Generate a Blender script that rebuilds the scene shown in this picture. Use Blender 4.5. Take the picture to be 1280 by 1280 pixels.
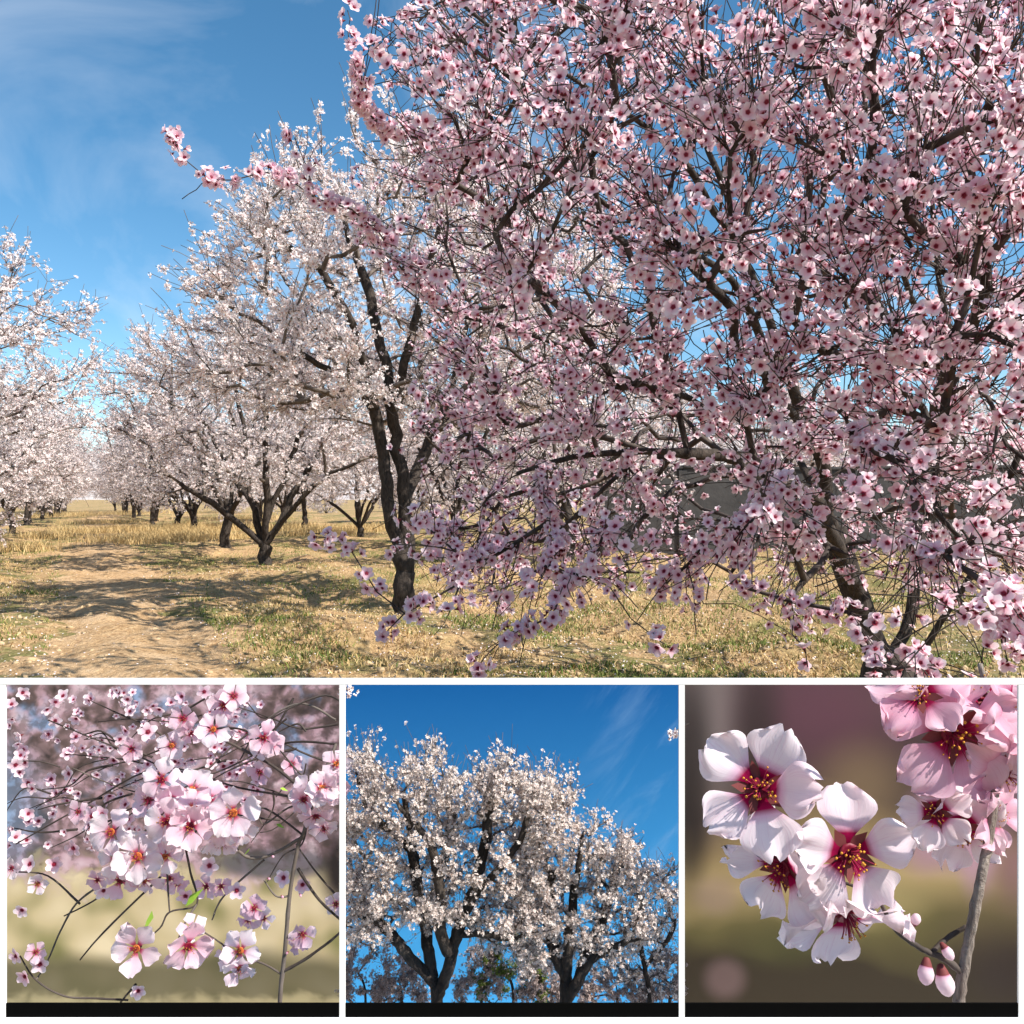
import bpy, math, random
import numpy as np
from mathutils import Vector, Matrix

for o in list(bpy.data.objects):
    bpy.data.objects.remove(o)
scene = bpy.context.scene
COL = scene.collection
rng = np.random.default_rng(11)
random.seed(5)
PI = math.pi

# ------------------------------------------------------------------ camera
F, CX, HY, CZ = 1100.0, 640.0, 622.0, 1.55          # focal length in px, centre column, horizon row, eye height
cam_d = bpy.data.cameras.new('camera')
cam = bpy.data.objects.new('camera', cam_d)
COL.objects.link(cam)
cam_d.sensor_width = 36.0
cam_d.lens = 36.0 * F / 1280.0
cam_d.shift_y = -(640.0 - HY) / 1280.0
cam_d.clip_start, cam_d.clip_end = 0.05, 6000.0
cam.location = (0, 0, CZ)
cam.rotation_euler = (PI / 2, 0, 0)
scene.camera = cam

# ------------------------------------------------------------------ sky, sun, exposure
SUN = Vector((0.61, -0.30, 0.73)).normalized()
SKY_STRENGTH, SUN_STRENGTH = 0.10, 5.0
world = bpy.data.worlds.new('World')
scene.world = world
world.use_nodes = True
nt = world.node_tree
nt.nodes.clear()
wo = nt.nodes.new('ShaderNodeOutputWorld')
bg = nt.nodes.new('ShaderNodeBackground')
bg.inputs[1].default_value = SKY_STRENGTH
sky = nt.nodes.new('ShaderNodeTexSky')
sky.sky_type = 'NISHITA'
sky.sun_disc = False
sky.sun_elevation = math.asin(SUN.z)
sky.sun_rotation = math.atan2(SUN.x, SUN.y)
sky.altitude = 1600
sky.air_density = 1.0
sky.dust_density = 0.35
sky.ozone_density = 1.2
hsv = nt.nodes.new('ShaderNodeHueSaturation')
hsv.inputs['Saturation'].default_value = 1.25
hsv.inputs['Hue'].default_value = 0.488
hsv.inputs['Value'].default_value = 1.0
nt.links.new(sky.outputs[0], hsv.inputs['Color'])
# thin cirrus, by direction of the sky
tc = nt.nodes.new('ShaderNodeTexCoord')
mp = nt.nodes.new('ShaderNodeMapping')
mp.inputs['Rotation'].default_value = (0.3, 0.5, 0.25)
mp.inputs['Scale'].default_value = (1.6, 1.6, 2.6)
nz = nt.nodes.new('ShaderNodeTexNoise')
nz.inputs['Scale'].default_value = 1.7
nz.inputs['Detail'].default_value = 7
nz.inputs['Roughness'].default_value = 0.55
nz.inputs['Distortion'].default_value = 0.7
rp = nt.nodes.new('ShaderNodeMapRange')
rp.inputs[1].default_value, rp.inputs[2].default_value = 0.47, 1.0
rp.inputs[3].default_value, rp.inputs[4].default_value = 0.0, 0.8
mx = nt.nodes.new('ShaderNodeMix')
mx.data_type = 'RGBA'
mx.inputs[7].default_value = (6.0, 6.4, 7.0, 1)
nt.links.new(tc.outputs['Generated'], mp.inputs[0])
nt.links.new(mp.outputs[0], nz.inputs['Vector'])
nt.links.new(nz.outputs[0], rp.inputs[0])
nt.links.new(rp.outputs[0], mx.inputs[0])
nt.links.new(hsv.outputs[0], mx.inputs[6])
nt.links.new(mx.outputs[2], bg.inputs[0])
nt.links.new(bg.outputs[0], wo.inputs[0])

sd = bpy.data.lights.new('sun', 'SUN')
sd.energy = SUN_STRENGTH
sd.angle = math.radians(0.53)
sd.color = (1.0, 0.955, 0.88)
sun = bpy.data.objects.new('sun', sd)
COL.objects.link(sun)
sun.rotation_euler = SUN.to_track_quat('Z', 'Y').to_euler()
sun.location = (8, -4, 12)

scene.view_settings.view_transform = 'Standard'
scene.view_settings.look = 'None'
scene.view_settings.gamma = 1.0
scene.view_settings.exposure = 0.82
scene.render.engine = 'CYCLES'
scene.render.resolution_x = scene.render.resolution_y = 1024

# ------------------------------------------------------------------ helpers
def P(px, py, D):
    """a photo pixel and a distance from the eye plane -> a point"""
    return np.array([(px - CX) / F * D, D, CZ + (HY - py) / F * D])

def proj(p):
    p = np.atleast_2d(p)
    y = np.maximum(p[:, 1], 0.05)
    return CX + p[:, 0] / y * F, HY - (p[:, 2] - CZ) / y * F

def norm(v):
    n = np.linalg.norm(v, axis=-1, keepdims=True)
    return v / np.maximum(n, 1e-9)

def tag(o, label=None, cat=None, group=None, kind=None):
    if label: o['label'] = label
    if cat: o['category'] = cat
    if group: o['group'] = group
    if kind: o['kind'] = kind
    return o

def link(o, parent=None):
    COL.objects.link(o)
    if parent is not None:
        o.parent = parent
    return o

def empty(name, loc, label, cat, group=None):
    o = bpy.data.objects.new(name, None)
    o.location = tuple(loc)
    o.empty_display_size = 0.1
    COL.objects.link(o)
    return tag(o, label, cat, group)

def mesh_np(name, V, faces, mats=None, attrs=None, smooth=False, mat_idx=None):
    """V (n,3); faces: list of (m,k) integer arrays, k = 3 or 4"""
    me = bpy.data.meshes.new(name)
    V = np.asarray(V, dtype=np.float32)
    faces = [np.asarray(f, dtype=np.int32) for f in faces if len(f)]
    loops = np.concatenate([f.ravel() for f in faces])
    sizes = np.concatenate([np.full(len(f), f.shape[1], dtype=np.int32) for f in faces])
    starts = np.concatenate([[0], np.cumsum(sizes)[:-1]]).astype(np.int32)
    me.vertices.add(len(V)); me.vertices.foreach_set('co', V.ravel())
    me.loops.add(len(loops)); me.loops.foreach_set('vertex_index', loops)
    me.polygons.add(len(sizes)); me.polygons.foreach_set('loop_start', starts)
    me.polygons.foreach_set('loop_total', sizes)
    if mat_idx is not None:
        me.polygons.foreach_set('material_index', np.asarray(mat_idx, dtype=np.int32))
    if smooth:
        me.polygons.foreach_set('use_smooth', np.ones(len(sizes), dtype=bool))
    for k, a in (attrs or {}).items():
        at = me.attributes.new(k, 'FLOAT', 'POINT')
        at.data.foreach_set('value', np.asarray(a, dtype=np.float32))
    for m in (mats if isinstance(mats, (list, tuple)) else [mats]):
        if m: me.materials.append(m)
    me.update(calc_edges=True)
    return me

def mobj(name, me, parent=None, loc=None):
    o = bpy.data.objects.new(name, me)
    if loc is not None: o.location = tuple(loc)
    return link(o, parent)

def box_mesh(name, lo, hi, mat, bevel=0.0):
    import bmesh
    bm = bmesh.new()
    bmesh.ops.create_cube(bm, size=1)
    for v in bm.verts:
        v.co = Vector([lo[i] + (v.co[i] + .5) * (hi[i] - lo[i]) for i in range(3)])
    if bevel:
        bmesh.ops.bevel(bm, geom=bm.edges[:], offset=bevel, segments=2, affect='EDGES', profile=0.6)
    me = bpy.data.meshes.new(name)
    bm.to_mesh(me); bm.free()
    me.materials.append(mat)
    return me

# smooth value noise made of random sines
class SNoise:
    def __init__(s, seed, wl, n=14):
        r = np.random.default_rng(seed)
        a = r.uniform(0, 2 * PI, n)
        k = 2 * PI / (wl * r.uniform(.6, 1.7, n))
        s.kx, s.ky, s.ph = np.cos(a) * k, np.sin(a) * k, r.uniform(0, 2 * PI, n)
        s.n = n
    def __call__(s, x, y):
        out = 0
        for i in range(s.n):
            out = out + np.sin(s.kx[i] * x + s.ky[i] * y + s.ph[i])
        return out / math.sqrt(s.n)

# ------------------------------------------------------------------ materials
def mat(name, rough=0.8):
    m = bpy.data.materials.new(name)
    m.use_nodes = True
    t = m.node_tree
    b = t.nodes['Principled BSDF']
    b.inputs['Roughness'].default_value = rough
    b.inputs['Specular IOR Level'].default_value = 0.25
    return m, t, b

def nn(t, typ, **kw):
    n = t.nodes.new(typ)
    for k, v in kw.items():
        setattr(n, k, v)
    return n

def ramp(t, fac, stops):
    r = nn(t, 'ShaderNodeValToRGB')
    e = r.color_ramp.elements
    while len(e) < len(stops): e.new(0.5)
    for i, (p, c) in enumerate(stops):
        e[i].position = p
        e[i].color = (*c, 1) if len(c) == 3 else c
    t.links.new(fac, r.inputs[0])
    return r.outputs[0]

def noise(t, scale, detail=5, rough=0.55, vec=None, dist=0.0, dims='3D'):
    n = nn(t, 'ShaderNodeTexNoise')
    n.inputs['Scale'].default_value = scale
    n.inputs['Detail'].default_value = detail
    n.inputs['Roughness'].default_value = rough
    n.inputs['Distortion'].default_value = dist
    if vec is not None: t.links.new(vec, n.inputs['Vector'])
    return n.outputs[0]

def mixc(t, fac, a, b, mode='MIX'):
    m = nn(t, 'ShaderNodeMix', data_type='RGBA', blend_type=mode)
    for sock, v in ((m.inputs[0], fac), (m.inputs[6], a), (m.inputs[7], b)):
        if hasattr(v, 'is_linked') or hasattr(v, 'links'):
            t.links.new(v, sock)
        elif isinstance(v, (int, float)):
            sock.default_value = v
        else:
            sock.default_value = (*v, 1)
    return m.outputs[2]

def maprange(t, v, a, b, c=0.0, d=1.0, smooth=True):
    m = nn(t, 'ShaderNodeMapRange')
    if smooth: m.interpolation_type = 'SMOOTHSTEP'
    t.links.new(v, m.inputs[0])
    for i, x in enumerate((a, b, c, d)): m.inputs[i + 1].default_value = x
    return m.outputs[0]

def mathn(t, op, a, b=0.0):
    m = nn(t, 'ShaderNodeMath', operation=op)
    for s, v in ((m.inputs[0], a), (m.inputs[1], b)):
        if isinstance(v, (int, float)): s.default_value = v
        else: t.links.new(v, s)
    return m.outputs[0]

def bump(t, b, h, strength, dist=0.02):
    n = nn(t, 'ShaderNodeBump')
    n.inputs['Strength'].default_value = strength
    n.inputs['Distance'].default_value = dist
    t.links.new(h, n.inputs['Height'])
    t.links.new(n.outputs[0], b.inputs['Normal'])

def bark_mat(name, dark, light, scale):
    m, t, b = mat(name, 0.9)
    co = nn(t, 'ShaderNodeTexCoord').outputs['Object']
    mpn = nn(t, 'ShaderNodeMapping')
    mpn.inputs['Scale'].default_value = (1, 1, 0.35)
    t.links.new(co, mpn.inputs[0])
    n1 = noise(t, scale, 6, 0.65, mpn.outputs[0], 0.6)
    c = ramp(t, n1, [(0.32, dark), (0.55, [(a + c2) / 2 for a, c2 in zip(dark, light)]), (0.75, light)])
    t.links.new(c, b.inputs['Base Color'])
    bump(t, b, n1, 0.8, 0.03)
    return m

def twig_mat(name, dark, light):
    m, t, b = mat(name, 0.75)
    co = nn(t, 'ShaderNodeTexCoord').outputs['Object']
    c = ramp(t, noise(t, 9, 4, 0.6, co), [(0.35, dark), (0.7, light)])
    t.links.new(c, b.inputs['Base Color'])
    return m

def petal_mat(name, stops, tint, transl=0.45, veins=0.0):
    """petal colour by distance from the heart of the flower (attribute t), varied flower by flower"""
    m = bpy.data.materials.new(name)
    m.use_nodes = True
    t = m.node_tree
    t.nodes.clear()
    out = nn(t, 'ShaderNodeOutputMaterial')
    at = nn(t, 'ShaderNodeAttribute', attribute_name='t').outputs['Fac']
    rn = nn(t, 'ShaderNodeAttribute', attribute_name='rnd').outputs['Fac']
    oi = nn(t, 'ShaderNodeObjectInfo').outputs['Random']
    c = ramp(t, at, stops)
    r = mathn(t, 'FRACT', mathn(t, 'ADD', rn, oi))
    c = mixc(t, maprange(t, r, 0.35, 1.0, 0.0, 0.55), c, mixc(t, 1.0, c, tint, 'MULTIPLY'))
    if veins:
        va = nn(t, 'ShaderNodeAttribute', attribute_name='v').outputs['Fac']
        cv = nn(t, 'ShaderNodeCombineXYZ')
        t.links.new(mathn(t, 'MULTIPLY', va, 13.0), cv.inputs[0])
        t.links.new(mathn(t, 'MULTIPLY', at, 1.2), cv.inputs[1])
        t.links.new(oi, cv.inputs[2])
        vn = noise(t, 1.6, 3, 0.6, cv.outputs[0], 0.3)
        c = mixc(t, maprange(t, vn, 0.5, 0.72, 0.0, veins), c, mixc(t, 1.0, c, (0.80, 0.50, 0.66), 'MULTIPLY'))
    d = nn(t, 'ShaderNodeBsdfDiffuse')
    if veins:
        bn_ = nn(t, 'ShaderNodeBump'); bn_.inputs['Strength'].default_value = .28; bn_.inputs['Distance'].default_value = .004
        t.links.new(vn, bn_.inputs['Height']); t.links.new(bn_.outputs[0], d.inputs['Normal'])
    tr = nn(t, 'ShaderNodeBsdfTranslucent')
    ms = nn(t, 'ShaderNodeMixShader')
    ms.inputs[0].default_value = transl
    t.links.new(c, d.inputs[0]); t.links.new(c, tr.inputs[0])
    t.links.new(d.outputs[0], ms.inputs[1]); t.links.new(tr.outputs[0], ms.inputs[2])
    t.links.new(ms.outputs[0], out.inputs[0])
    return m

def plain(name, c, rough=0.7, transl=0.0):
    m, t, b = mat(name, rough)
    oi = nn(t, 'ShaderNodeTexCoord').outputs['Object']
    cc = mixc(t, noise(t, 60, 3, 0.5, oi), [x * .75 for x in c], [min(1, x * 1.2) for x in c])
    t.links.new(cc, b.inputs['Base Color'])
    return m

M = {}
M['bark'] = bark_mat('almond bark', (0.015, 0.011, 0.009), (0.095, 0.074, 0.060), 26)
M['bark_pale'] = bark_mat('pale twig bark', (0.16, 0.12, 0.10), (0.42, 0.36, 0.31), 60)
M['twig'] = twig_mat('dark red brown twig', (0.022, 0.015, 0.012), (0.105, 0.082, 0.070))
M['twig_grey'] = twig_mat('grey brown twig', (0.07, 0.052, 0.042), (0.20, 0.165, 0.14))
M['pink'] = petal_mat('pink petals', [(0.0, (0.16, 0.010, 0.025)), (0.13, (0.36, 0.04, 0.08)), (0.25, (0.86, 0.55, 0.64)),
                                      (0.55, (0.93, 0.745, 0.80)), (1.0, (0.96, 0.875, 0.895))], (0.98, 0.78, 0.86), 0.48)
M['white'] = petal_mat('white petals', [(0.0, (0.45, 0.16, 0.14)), (0.22, (0.72, 0.55, 0.50)), (0.4, (0.88, 0.815, 0.80)),
                                        (1.0, (0.92, 0.87, 0.86))], (0.95, 0.84, 0.84), 0.42)
M['pale'] = petal_mat('pale pink petals', [(0.0, (0.20, 0.004, 0.03)), (0.17, (0.36, 0.010, 0.07)), (0.27, (0.80, 0.50, 0.63)),
                                           (0.40, (0.89, 0.75, 0.79)), (1.0, (0.93, 0.83, 0.86))], (0.97, 0.84, 0.89), 0.48, 0.30)
M['rose'] = petal_mat('rose pink petals', [(0.0, (0.20, 0.004, 0.03)), (0.15, (0.40, 0.02, 0.09)), (0.30, (0.74, 0.36, 0.50)),
                                           (0.5, (0.82, 0.52, 0.62)), (1.0, (0.87, 0.62, 0.70))], (0.96, 0.80, 0.88), 0.46, 0.35)
M['blush'] = petal_mat('blush petals', [(0.0, (0.34, 0.03, 0.06)), (0.10, (0.60, 0.14, 0.22)), (0.22, (0.86, 0.62, 0.70)), (0.5, (0.91, 0.77, 0.82)), (1.0, (0.94, 0.86, 0.88))], (0.97, 0.80, 0.87), 0.48, 0.2)
M['rosy'] = petal_mat('rosy petals', [(0.0, (0.30, 0.02, 0.05)), (0.10, (0.55, 0.10, 0.19)), (0.24, (0.84, 0.52, 0.63)), (0.6, (0.88, 0.64, 0.72)), (1.0, (0.92, 0.75, 0.80))], (0.97, 0.80, 0.87), 0.46, 0.2)
M['cream'] = petal_mat('cream petals', [(0.0, (0.42, 0.18, 0.12)), (0.25, (0.76, 0.64, 0.57)), (1.0, (0.88, 0.82, 0.78))], (0.86, 0.74, 0.70), 0.35)
M['heart'] = plain('crimson flower heart', (0.17, 0.006, 0.022), 0.5)
M['heart_orange'] = plain('orange red flower heart', (0.50, 0.13, 0.03), 0.6)
M['filament'] = plain('crimson filaments', (0.24, 0.008, 0.045), 0.6)
M['anther'] = plain('yellow anthers', (0.52, 0.23, 0.025), 0.7)
M['calyx'] = plain('dark red calyx', (0.16, 0.035, 0.035), 0.7)
M['bud'] = plain('green buds', (0.20, 0.26, 0.04), 0.6)
M['leaf'] = plain('fresh leaf', (0.26, 0.42, 0.04), 0.5)
M['dry_leaf'] = plain('withered orange leaf', (0.55, 0.22, 0.03), 0.7)

# ------------------------------------------------------------------ tubes and blossoms
class Tubes:
    def __init__(s):
        s.V, s.Q, s.n = [], [], 0
    def add(s, pts, rad, sides=4, cap=True):
        pts = np.asarray(pts, float)
        n = len(pts)
        if n < 2: return
        rad = np.broadcast_to(np.asarray(rad, float), (n,))
        tg = np.empty_like(pts)
        tg[1:-1] = pts[2:] - pts[:-2]
        tg[0] = pts[1] - pts[0]; tg[-1] = pts[-1] - pts[-2]
        tg = norm(tg)
        m = np.abs(norm(pts[-1] - pts[0]))
        ref = np.zeros(3); ref[int(np.argmin(m))] = 1
        a = norm(np.cross(tg, ref)); b = np.cross(tg, a)
        an = np.arange(sides) * 2 * PI / sides
        ring = (np.cos(an)[None, :, None] * a[:, None, :] + np.sin(an)[None, :, None] * b[:, None, :]) * rad[:, None, None]
        s.V.append((pts[:, None, :] + ring).reshape(-1, 3))
        i = np.arange(n - 1)[:, None] * sides; j = np.arange(sides)[None, :]; k = (j + 1) % sides
        q = np.stack([i + j, i + k, i + sides + k, i + sides + j], -1).reshape(-1, 4) + s.n
        s.Q.append(q)
        s.n += n * sides
        if cap:
            c0 = s.n
            s.V.append(pts[-1:] + tg[-1:] * rad[-1] * .5)
            j = np.arange(sides)
            base = c0 - sides
            s.Q.append(np.stack([base + j, base + (j + 1) % sides, np.full(sides, c0), np.full(sides, c0)], -1))
            s.n += 1
    def mesh(s, name, m, smooth=True, origin=None):
        V = np.concatenate(s.V)
        if origin is not None: V = V - np.asarray(origin)
        Q = np.concatenate(s.Q)
        tri = Q[:, 2] == Q[:, 3]
        return mesh_np(name, V, [Q[~tri], Q[tri][:, :3]], m, smooth=smooth)

def petal(nu, nv, L=1.0, W=0.42, tilt=0.35, cup=0.25, notch=0.10, ruffle=0.0, ph=0.0, curl=0.0):
    """one petal along +x, claw at the origin, face up (+z). returns V, quads, t, v"""
    u = np.linspace(0, 1, nu)[:, None]; v = np.linspace(-1, 1, nv)[None, :]
    w = np.where(u < 0.62, 0.13 + 0.87 * (lambda s: s * s * (3 - 2 * s))(np.clip(u / 0.62, 0, 1)),
                 np.sqrt(np.clip(1 - 0.78 * ((u - 0.62) / 0.38) ** 2, 0, 1)))
    x = L * (0.05 + 0.95 * u) - L * 0.17 * u ** 3 * v ** 2 - L * notch * u ** 5 * np.clip(1 - np.abs(v) * 2.2, 0, 1)
    y = W * w * v * L
    z = L * (cup * 0.5 * (w * v) ** 2 * u + ruffle * u ** 2 * (np.sin(5.3 * v + ph) + .6 * np.sin(9.7 * v + 2.1 * ph + 3 * u) * np.abs(v)) * 0.42 + ruffle * .16 * u ** 4 * np.sin(17 * v + 5 * ph))
    x = x - L * notch * .28 * u ** 6 * (np.sin(8 * v + 3 * ph) + .5 * np.sin(13 * v + ph))
    ang = tilt + (curl * u)                                        # bend along the length
    xx = x * np.cos(ang) - z * np.sin(ang); zz = x * np.sin(ang) + z * np.cos(ang)
    V = np.stack([xx, y + 0 * xx, zz], -1).reshape(-1, 3)
    i = np.arange(nu - 1)[:, None] * nv; j = np.arange(nv - 1)[None, :]
    q = np.stack([i + j, i + nv + j, i + nv + j + 1, i + j + 1], -1).reshape(-1, 4)
    return V, q, np.repeat(u[:, 0], nv), np.tile(v[0], nu)

def rotz(V, a):
    c, s = math.cos(a), math.sin(a)
    return np.stack([V[:, 0] * c - V[:, 1] * s, V[:, 0] * s + V[:, 1] * c, V[:, 2]], -1)

def flower_base(nu, nv, tilt, seed, heart=True, calyx=True, cup=0.3, npet=5, W=0.385):
    """low-poly flower, radius 1, facing +z.  material 0 petals, 1 heart, 2 calyx"""
    r = np.random.default_rng(seed)
    V, Fq, T, MI, n = [], [], [], [], 0
    for k in range(npet):
        v, q, t, _ = petal(nu, nv, 1.0, W * r.uniform(.92, 1.1), tilt + r.uniform(-.14, .14), cup, 0.1, 0.1, r.uniform(0, 6))
        V.append(rotz(v, 2 * PI * k / npet + r.uniform(-.12, .12))); Fq.append(q + n); T.append(t); MI += [0] * len(q); n += len(v)
    if heart:
        a = np.arange(5) * 2 * PI / 5 + .3
        hv = np.concatenate([np.stack([np.cos(a) * .145, np.sin(a) * .145, np.full(5, .10 + .2 * math.sin(tilt))], -1), [[0, 0, .24]]])
        hf = np.array([[i, (i + 1) % 5, 5, 5] for i in range(5)])
        V.append(hv); Fq.append(hf + n); T.append(np.zeros(6)); MI += [1] * 5; n += 6
    if calyx:
        a = np.arange(4) * 2 * PI / 4
        hv = np.concatenate([np.stack([np.cos(a) * .17, np.sin(a) * .17, np.full(4, .02)], -1), [[0, 0, -.34]]])
        hf = np.array([[(i + 1) % 4, i, 4, 4] for i in range(4)])
        V.append(hv); Fq.append(hf + n); T.append(np.zeros(5)); MI += [2] * 4; n += 5
    return np.concatenate(V), np.concatenate(Fq), np.concatenate(T), np.array(MI)

def bud_base(seed=0, ns=5, rings=((-.3, .12), (0, .3), (.3, .34), (.6, .14)), tv=(0.05, 0.4, 0.7, 0.5), nc=1):
    a = np.arange(ns) * 2 * PI / ns
    V = [np.stack([np.cos(a) * r, np.sin(a) * r, np.full(ns, z)], -1) for z, r in rings]
    q = []
    for i in range(len(rings) - 1):
        for j in range(ns):
            q.append([i * ns + j, i * ns + (j + 1) % ns, (i + 1) * ns + (j + 1) % ns, (i + 1) * ns + j])
    T = np.repeat(tv, ns)
    return np.concatenate(V), np.array(q), T, np.array([2] * (ns * nc) + [0] * (ns * (len(rings) - 1 - nc)))

def frames(nrm, spin):
    """rotation matrices taking +z to nrm, spun about it"""
    n = norm(nrm)
    ref = np.where(np.abs(n[:, 2:3]) < .9, np.array([[0, 0, 1.]]), np.array([[1., 0, 0]]))
    a = norm(np.cross(ref, n)); b = np.cross(n, a)
    c, s = np.cos(spin)[:, None], np.sin(spin)[:, None]
    return np.stack([a * c + b * s, -a * s + b * c, n], -1)

def scatter_mesh(name, bases, which, pos, R, scale, mats, origin):
    Vs, tri, quad, T, RN, mi_t, mi_q, n = [], [], [], [], [], [], [], 0
    for k, (v, f, t, mi) in enumerate(bases):
        ids = np.where(which == k)[0]
        if not len(ids): continue
        W = np.einsum('nij,vj->nvi', R[ids], v) * scale[ids][:, None, None] + pos[ids][:, None, :] - np.asarray(origin)
        Vs.append(W.reshape(-1, 3))
        off = (n + np.arange(len(ids)) * len(v))[:, None, None]
        ist = f[:, 2] == f[:, 3]
        if (~ist).any():
            quad.append((f[~ist][None] + off).reshape(-1, 4)); mi_q.append(np.tile(mi[~ist], len(ids)))
        if ist.any():
            tri.append((f[ist][:, :3][None] + off).reshape(-1, 3)); mi_t.append(np.tile(mi[ist], len(ids)))
        T.append(np.tile(t, len(ids))); RN.append(np.repeat(rng.random(len(ids)), len(v)))
        n += len(ids) * len(v)
    fs, mi = [], []
    if quad: fs.append(np.concatenate(quad)); mi += mi_q
    if tri: fs.append(np.concatenate(tri)); mi += mi_t
    return mesh_np(name, np.concatenate(Vs), fs, mats, {'t': np.concatenate(T), 'rnd': np.concatenate(RN)}, True, np.concatenate(mi))

NEAR_FLOWERS = [flower_base(3, 3, .12, 1), flower_base(3, 3, .36, 2), flower_base(3, 3, .62, 3), flower_base(3, 3, 1.05, 4), bud_base()]
FAR_FLOWERS = [flower_base(2, 2, .25, 5, False, False, W=.62), flower_base(2, 2, .65, 6, False, False, W=.62)]

# ------------------------------------------------------------------ branching skeleton
class Skel:
    def __init__(s, root, seed):
        s.pos = np.zeros((60000, 3)); s.par = np.full(60000, -1, int); s.plen = np.zeros(60000); s.dir = np.zeros((60000, 3))
        s.n = 1; s.pos[0] = root; s.dir[0] = (0, 0, 1)
        s.chains = []
        s.r = np.random.default_rng(seed)
    def poly(s, start, pts, kind):
        ch = [start]
        for p in pts:
            i = s.n
            s.pos[i] = p; s.par[i] = ch[-1]
            d = s.pos[i] - s.pos[ch[-1]]; L = np.linalg.norm(d)
            s.plen[i] = s.plen[ch[-1]] + L; s.dir[i] = d / max(L, 1e-6)
            s.n += 1; ch.append(i)
        s.chains.append((kind, ch))
        return ch
    def curve(s, start, tgt, kind, step, wob=.05, lift=None, keep=.5):
        p0 = s.pos[start]; d = tgt - p0; L = np.linalg.norm(d)
        if L < 1e-4: return None
        t0 = norm(s.dir[start] * keep + d / L * (1.0 - keep * .4))
        e = norm(d / L + (lift if lift is not None else np.zeros(3)))
        n = int(np.clip(L / step, 2, 14))
        t = np.linspace(0, 1, n + 1)[1:, None]
        p1 = p0 + t0 * L * .36; p2 = tgt - e * L * .36
        b = (1 - t) ** 3 * p0 + 3 * (1 - t) ** 2 * t * p1 + 3 * (1 - t) * t * t * p2 + t ** 3 * tgt
        b[:-1] += s.r.normal(0, wob * L / math.sqrt(n), (n - 1, 3))
        return s.poly(start, b, kind)
    def nearest(s, tgt, k=.35, lo=1):
        P_ = s.pos[lo:s.n]
        d = tgt - P_; L = np.linalg.norm(d, axis=1)
        al = np.einsum('ij,ij->i', d, s.dir[lo:s.n]) / np.maximum(L, 1e-6)
        cost = L * (1.0 + .5 * np.clip(.35 - al, 0, 2)) + k * s.plen[lo:s.n]
        return lo + int(np.argmin(cost))
    def shoot(s, start, d, L, kind, n=4, wob=.10, trop=None):
        p = s.pos[start].copy(); d = norm(d); pts = []
        for i in range(n):
            d = norm(d + s.r.normal(0, wob, 3) + (trop if trop is not None else 0))
            p = p + d * L / n
            pts.append(p.copy())
        return s.poly(start, pts, kind)
    def radii(s, tip, pw=2.4, rmax=9.0):
        acc = np.zeros(s.n); r = np.zeros(s.n)
        for i in range(s.n - 1, -1, -1):
            a = acc[i] if acc[i] > 0 else tip ** pw
            r[i] = a ** (1 / pw)
            if s.par[i] >= 0: acc[s.par[i]] += a if acc[i] > 0 else tip ** pw
        # a node on a chain carries its chain plus its side shoots: accumulate only distinct tips
        return np.minimum(r, rmax)
    def tube(s, T, ch, r, sides, r0cap=1.15):
        rad = r[ch].copy()
        rad[0] = min(rad[0], rad[1] * r0cap)
        T.add(s.pos[ch], rad, sides)

def inside(poly, x, y):
    poly = np.asarray(poly, float)
    x, y = np.asarray(x, float), np.asarray(y, float)
    c = np.zeros(x.shape, bool)
    j = len(poly) - 1
    for i in range(len(poly)):
        xi, yi = poly[i]; xj, yj = poly[j]
        k = ((yi > y) != (yj > y)) & (x < (xj - xi) * (y - yi) / (yj - yi + 1e-12) + xi)
        c ^= k
        j = i
    return c

def smooth_line(pts, n=6):
    pts = np.array(pts, float); out = []
    for i in range(len(pts) - 1):
        p0, p1, p2, p3 = pts[max(i - 1, 0)], pts[i], pts[i + 1], pts[min(i + 2, len(pts) - 1)]
        for q in np.linspace(0, 1, n, endpoint=False):
            out.append(.5 * (2 * p1 + (p2 - p0) * q + (2 * p0 - 5 * p1 + 4 * p2 - p3) * q * q + (3 * p1 - p0 - 3 * p2 + p3) * q ** 3))
    out.append(pts[-1])
    return np.array(out)

# ------------------------------------------------------------------ ground
g1, g2, g3, g4 = SNoise(1, 9.0), SNoise(2, 2.6), SNoise(3, .8), SNoise(4, 30.0)
def path_x(y):
    return .12 - .465 * y + .25 * np.sin(y * .2)
def ground_h(x, y):
    x = np.asarray(x, float); y = np.asarray(y, float)
    far = np.clip((y - 3.2) / 4.0, 0, 1)
    offp = np.clip((np.abs(x - path_x(y)) - .8) / 1.4, 0.35, 1)
    h = (.05 * g1(x, y) + .085 * g2(x, y) * offp + .030 * g3(x, y) * np.clip(1.4 - y / 40, 0, 1)) * far
    dx_ = np.abs(x - path_x(y) + .12 * g2(y, 0 * y))
    h -= .055 * np.exp(-((dx_ - .62) / .17) ** 2) * np.clip(.6 + .5 * g2(x * .3, y * .5), 0, 1) * far
    h += .20 * np.exp(-(((x + 2.45) / 1.1) ** 2 + ((y - 9.9) / .75) ** 2))            # low earth mound
    h += .12 * np.exp(-(((x + 5.2) / 1.6) ** 2 + ((y - 14.5) / 1.0) ** 2))
    h += .13 * np.exp(-(((x + 1.9) / .7) ** 2 + ((y - 8.0) / .4) ** 2))
    return h

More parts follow.
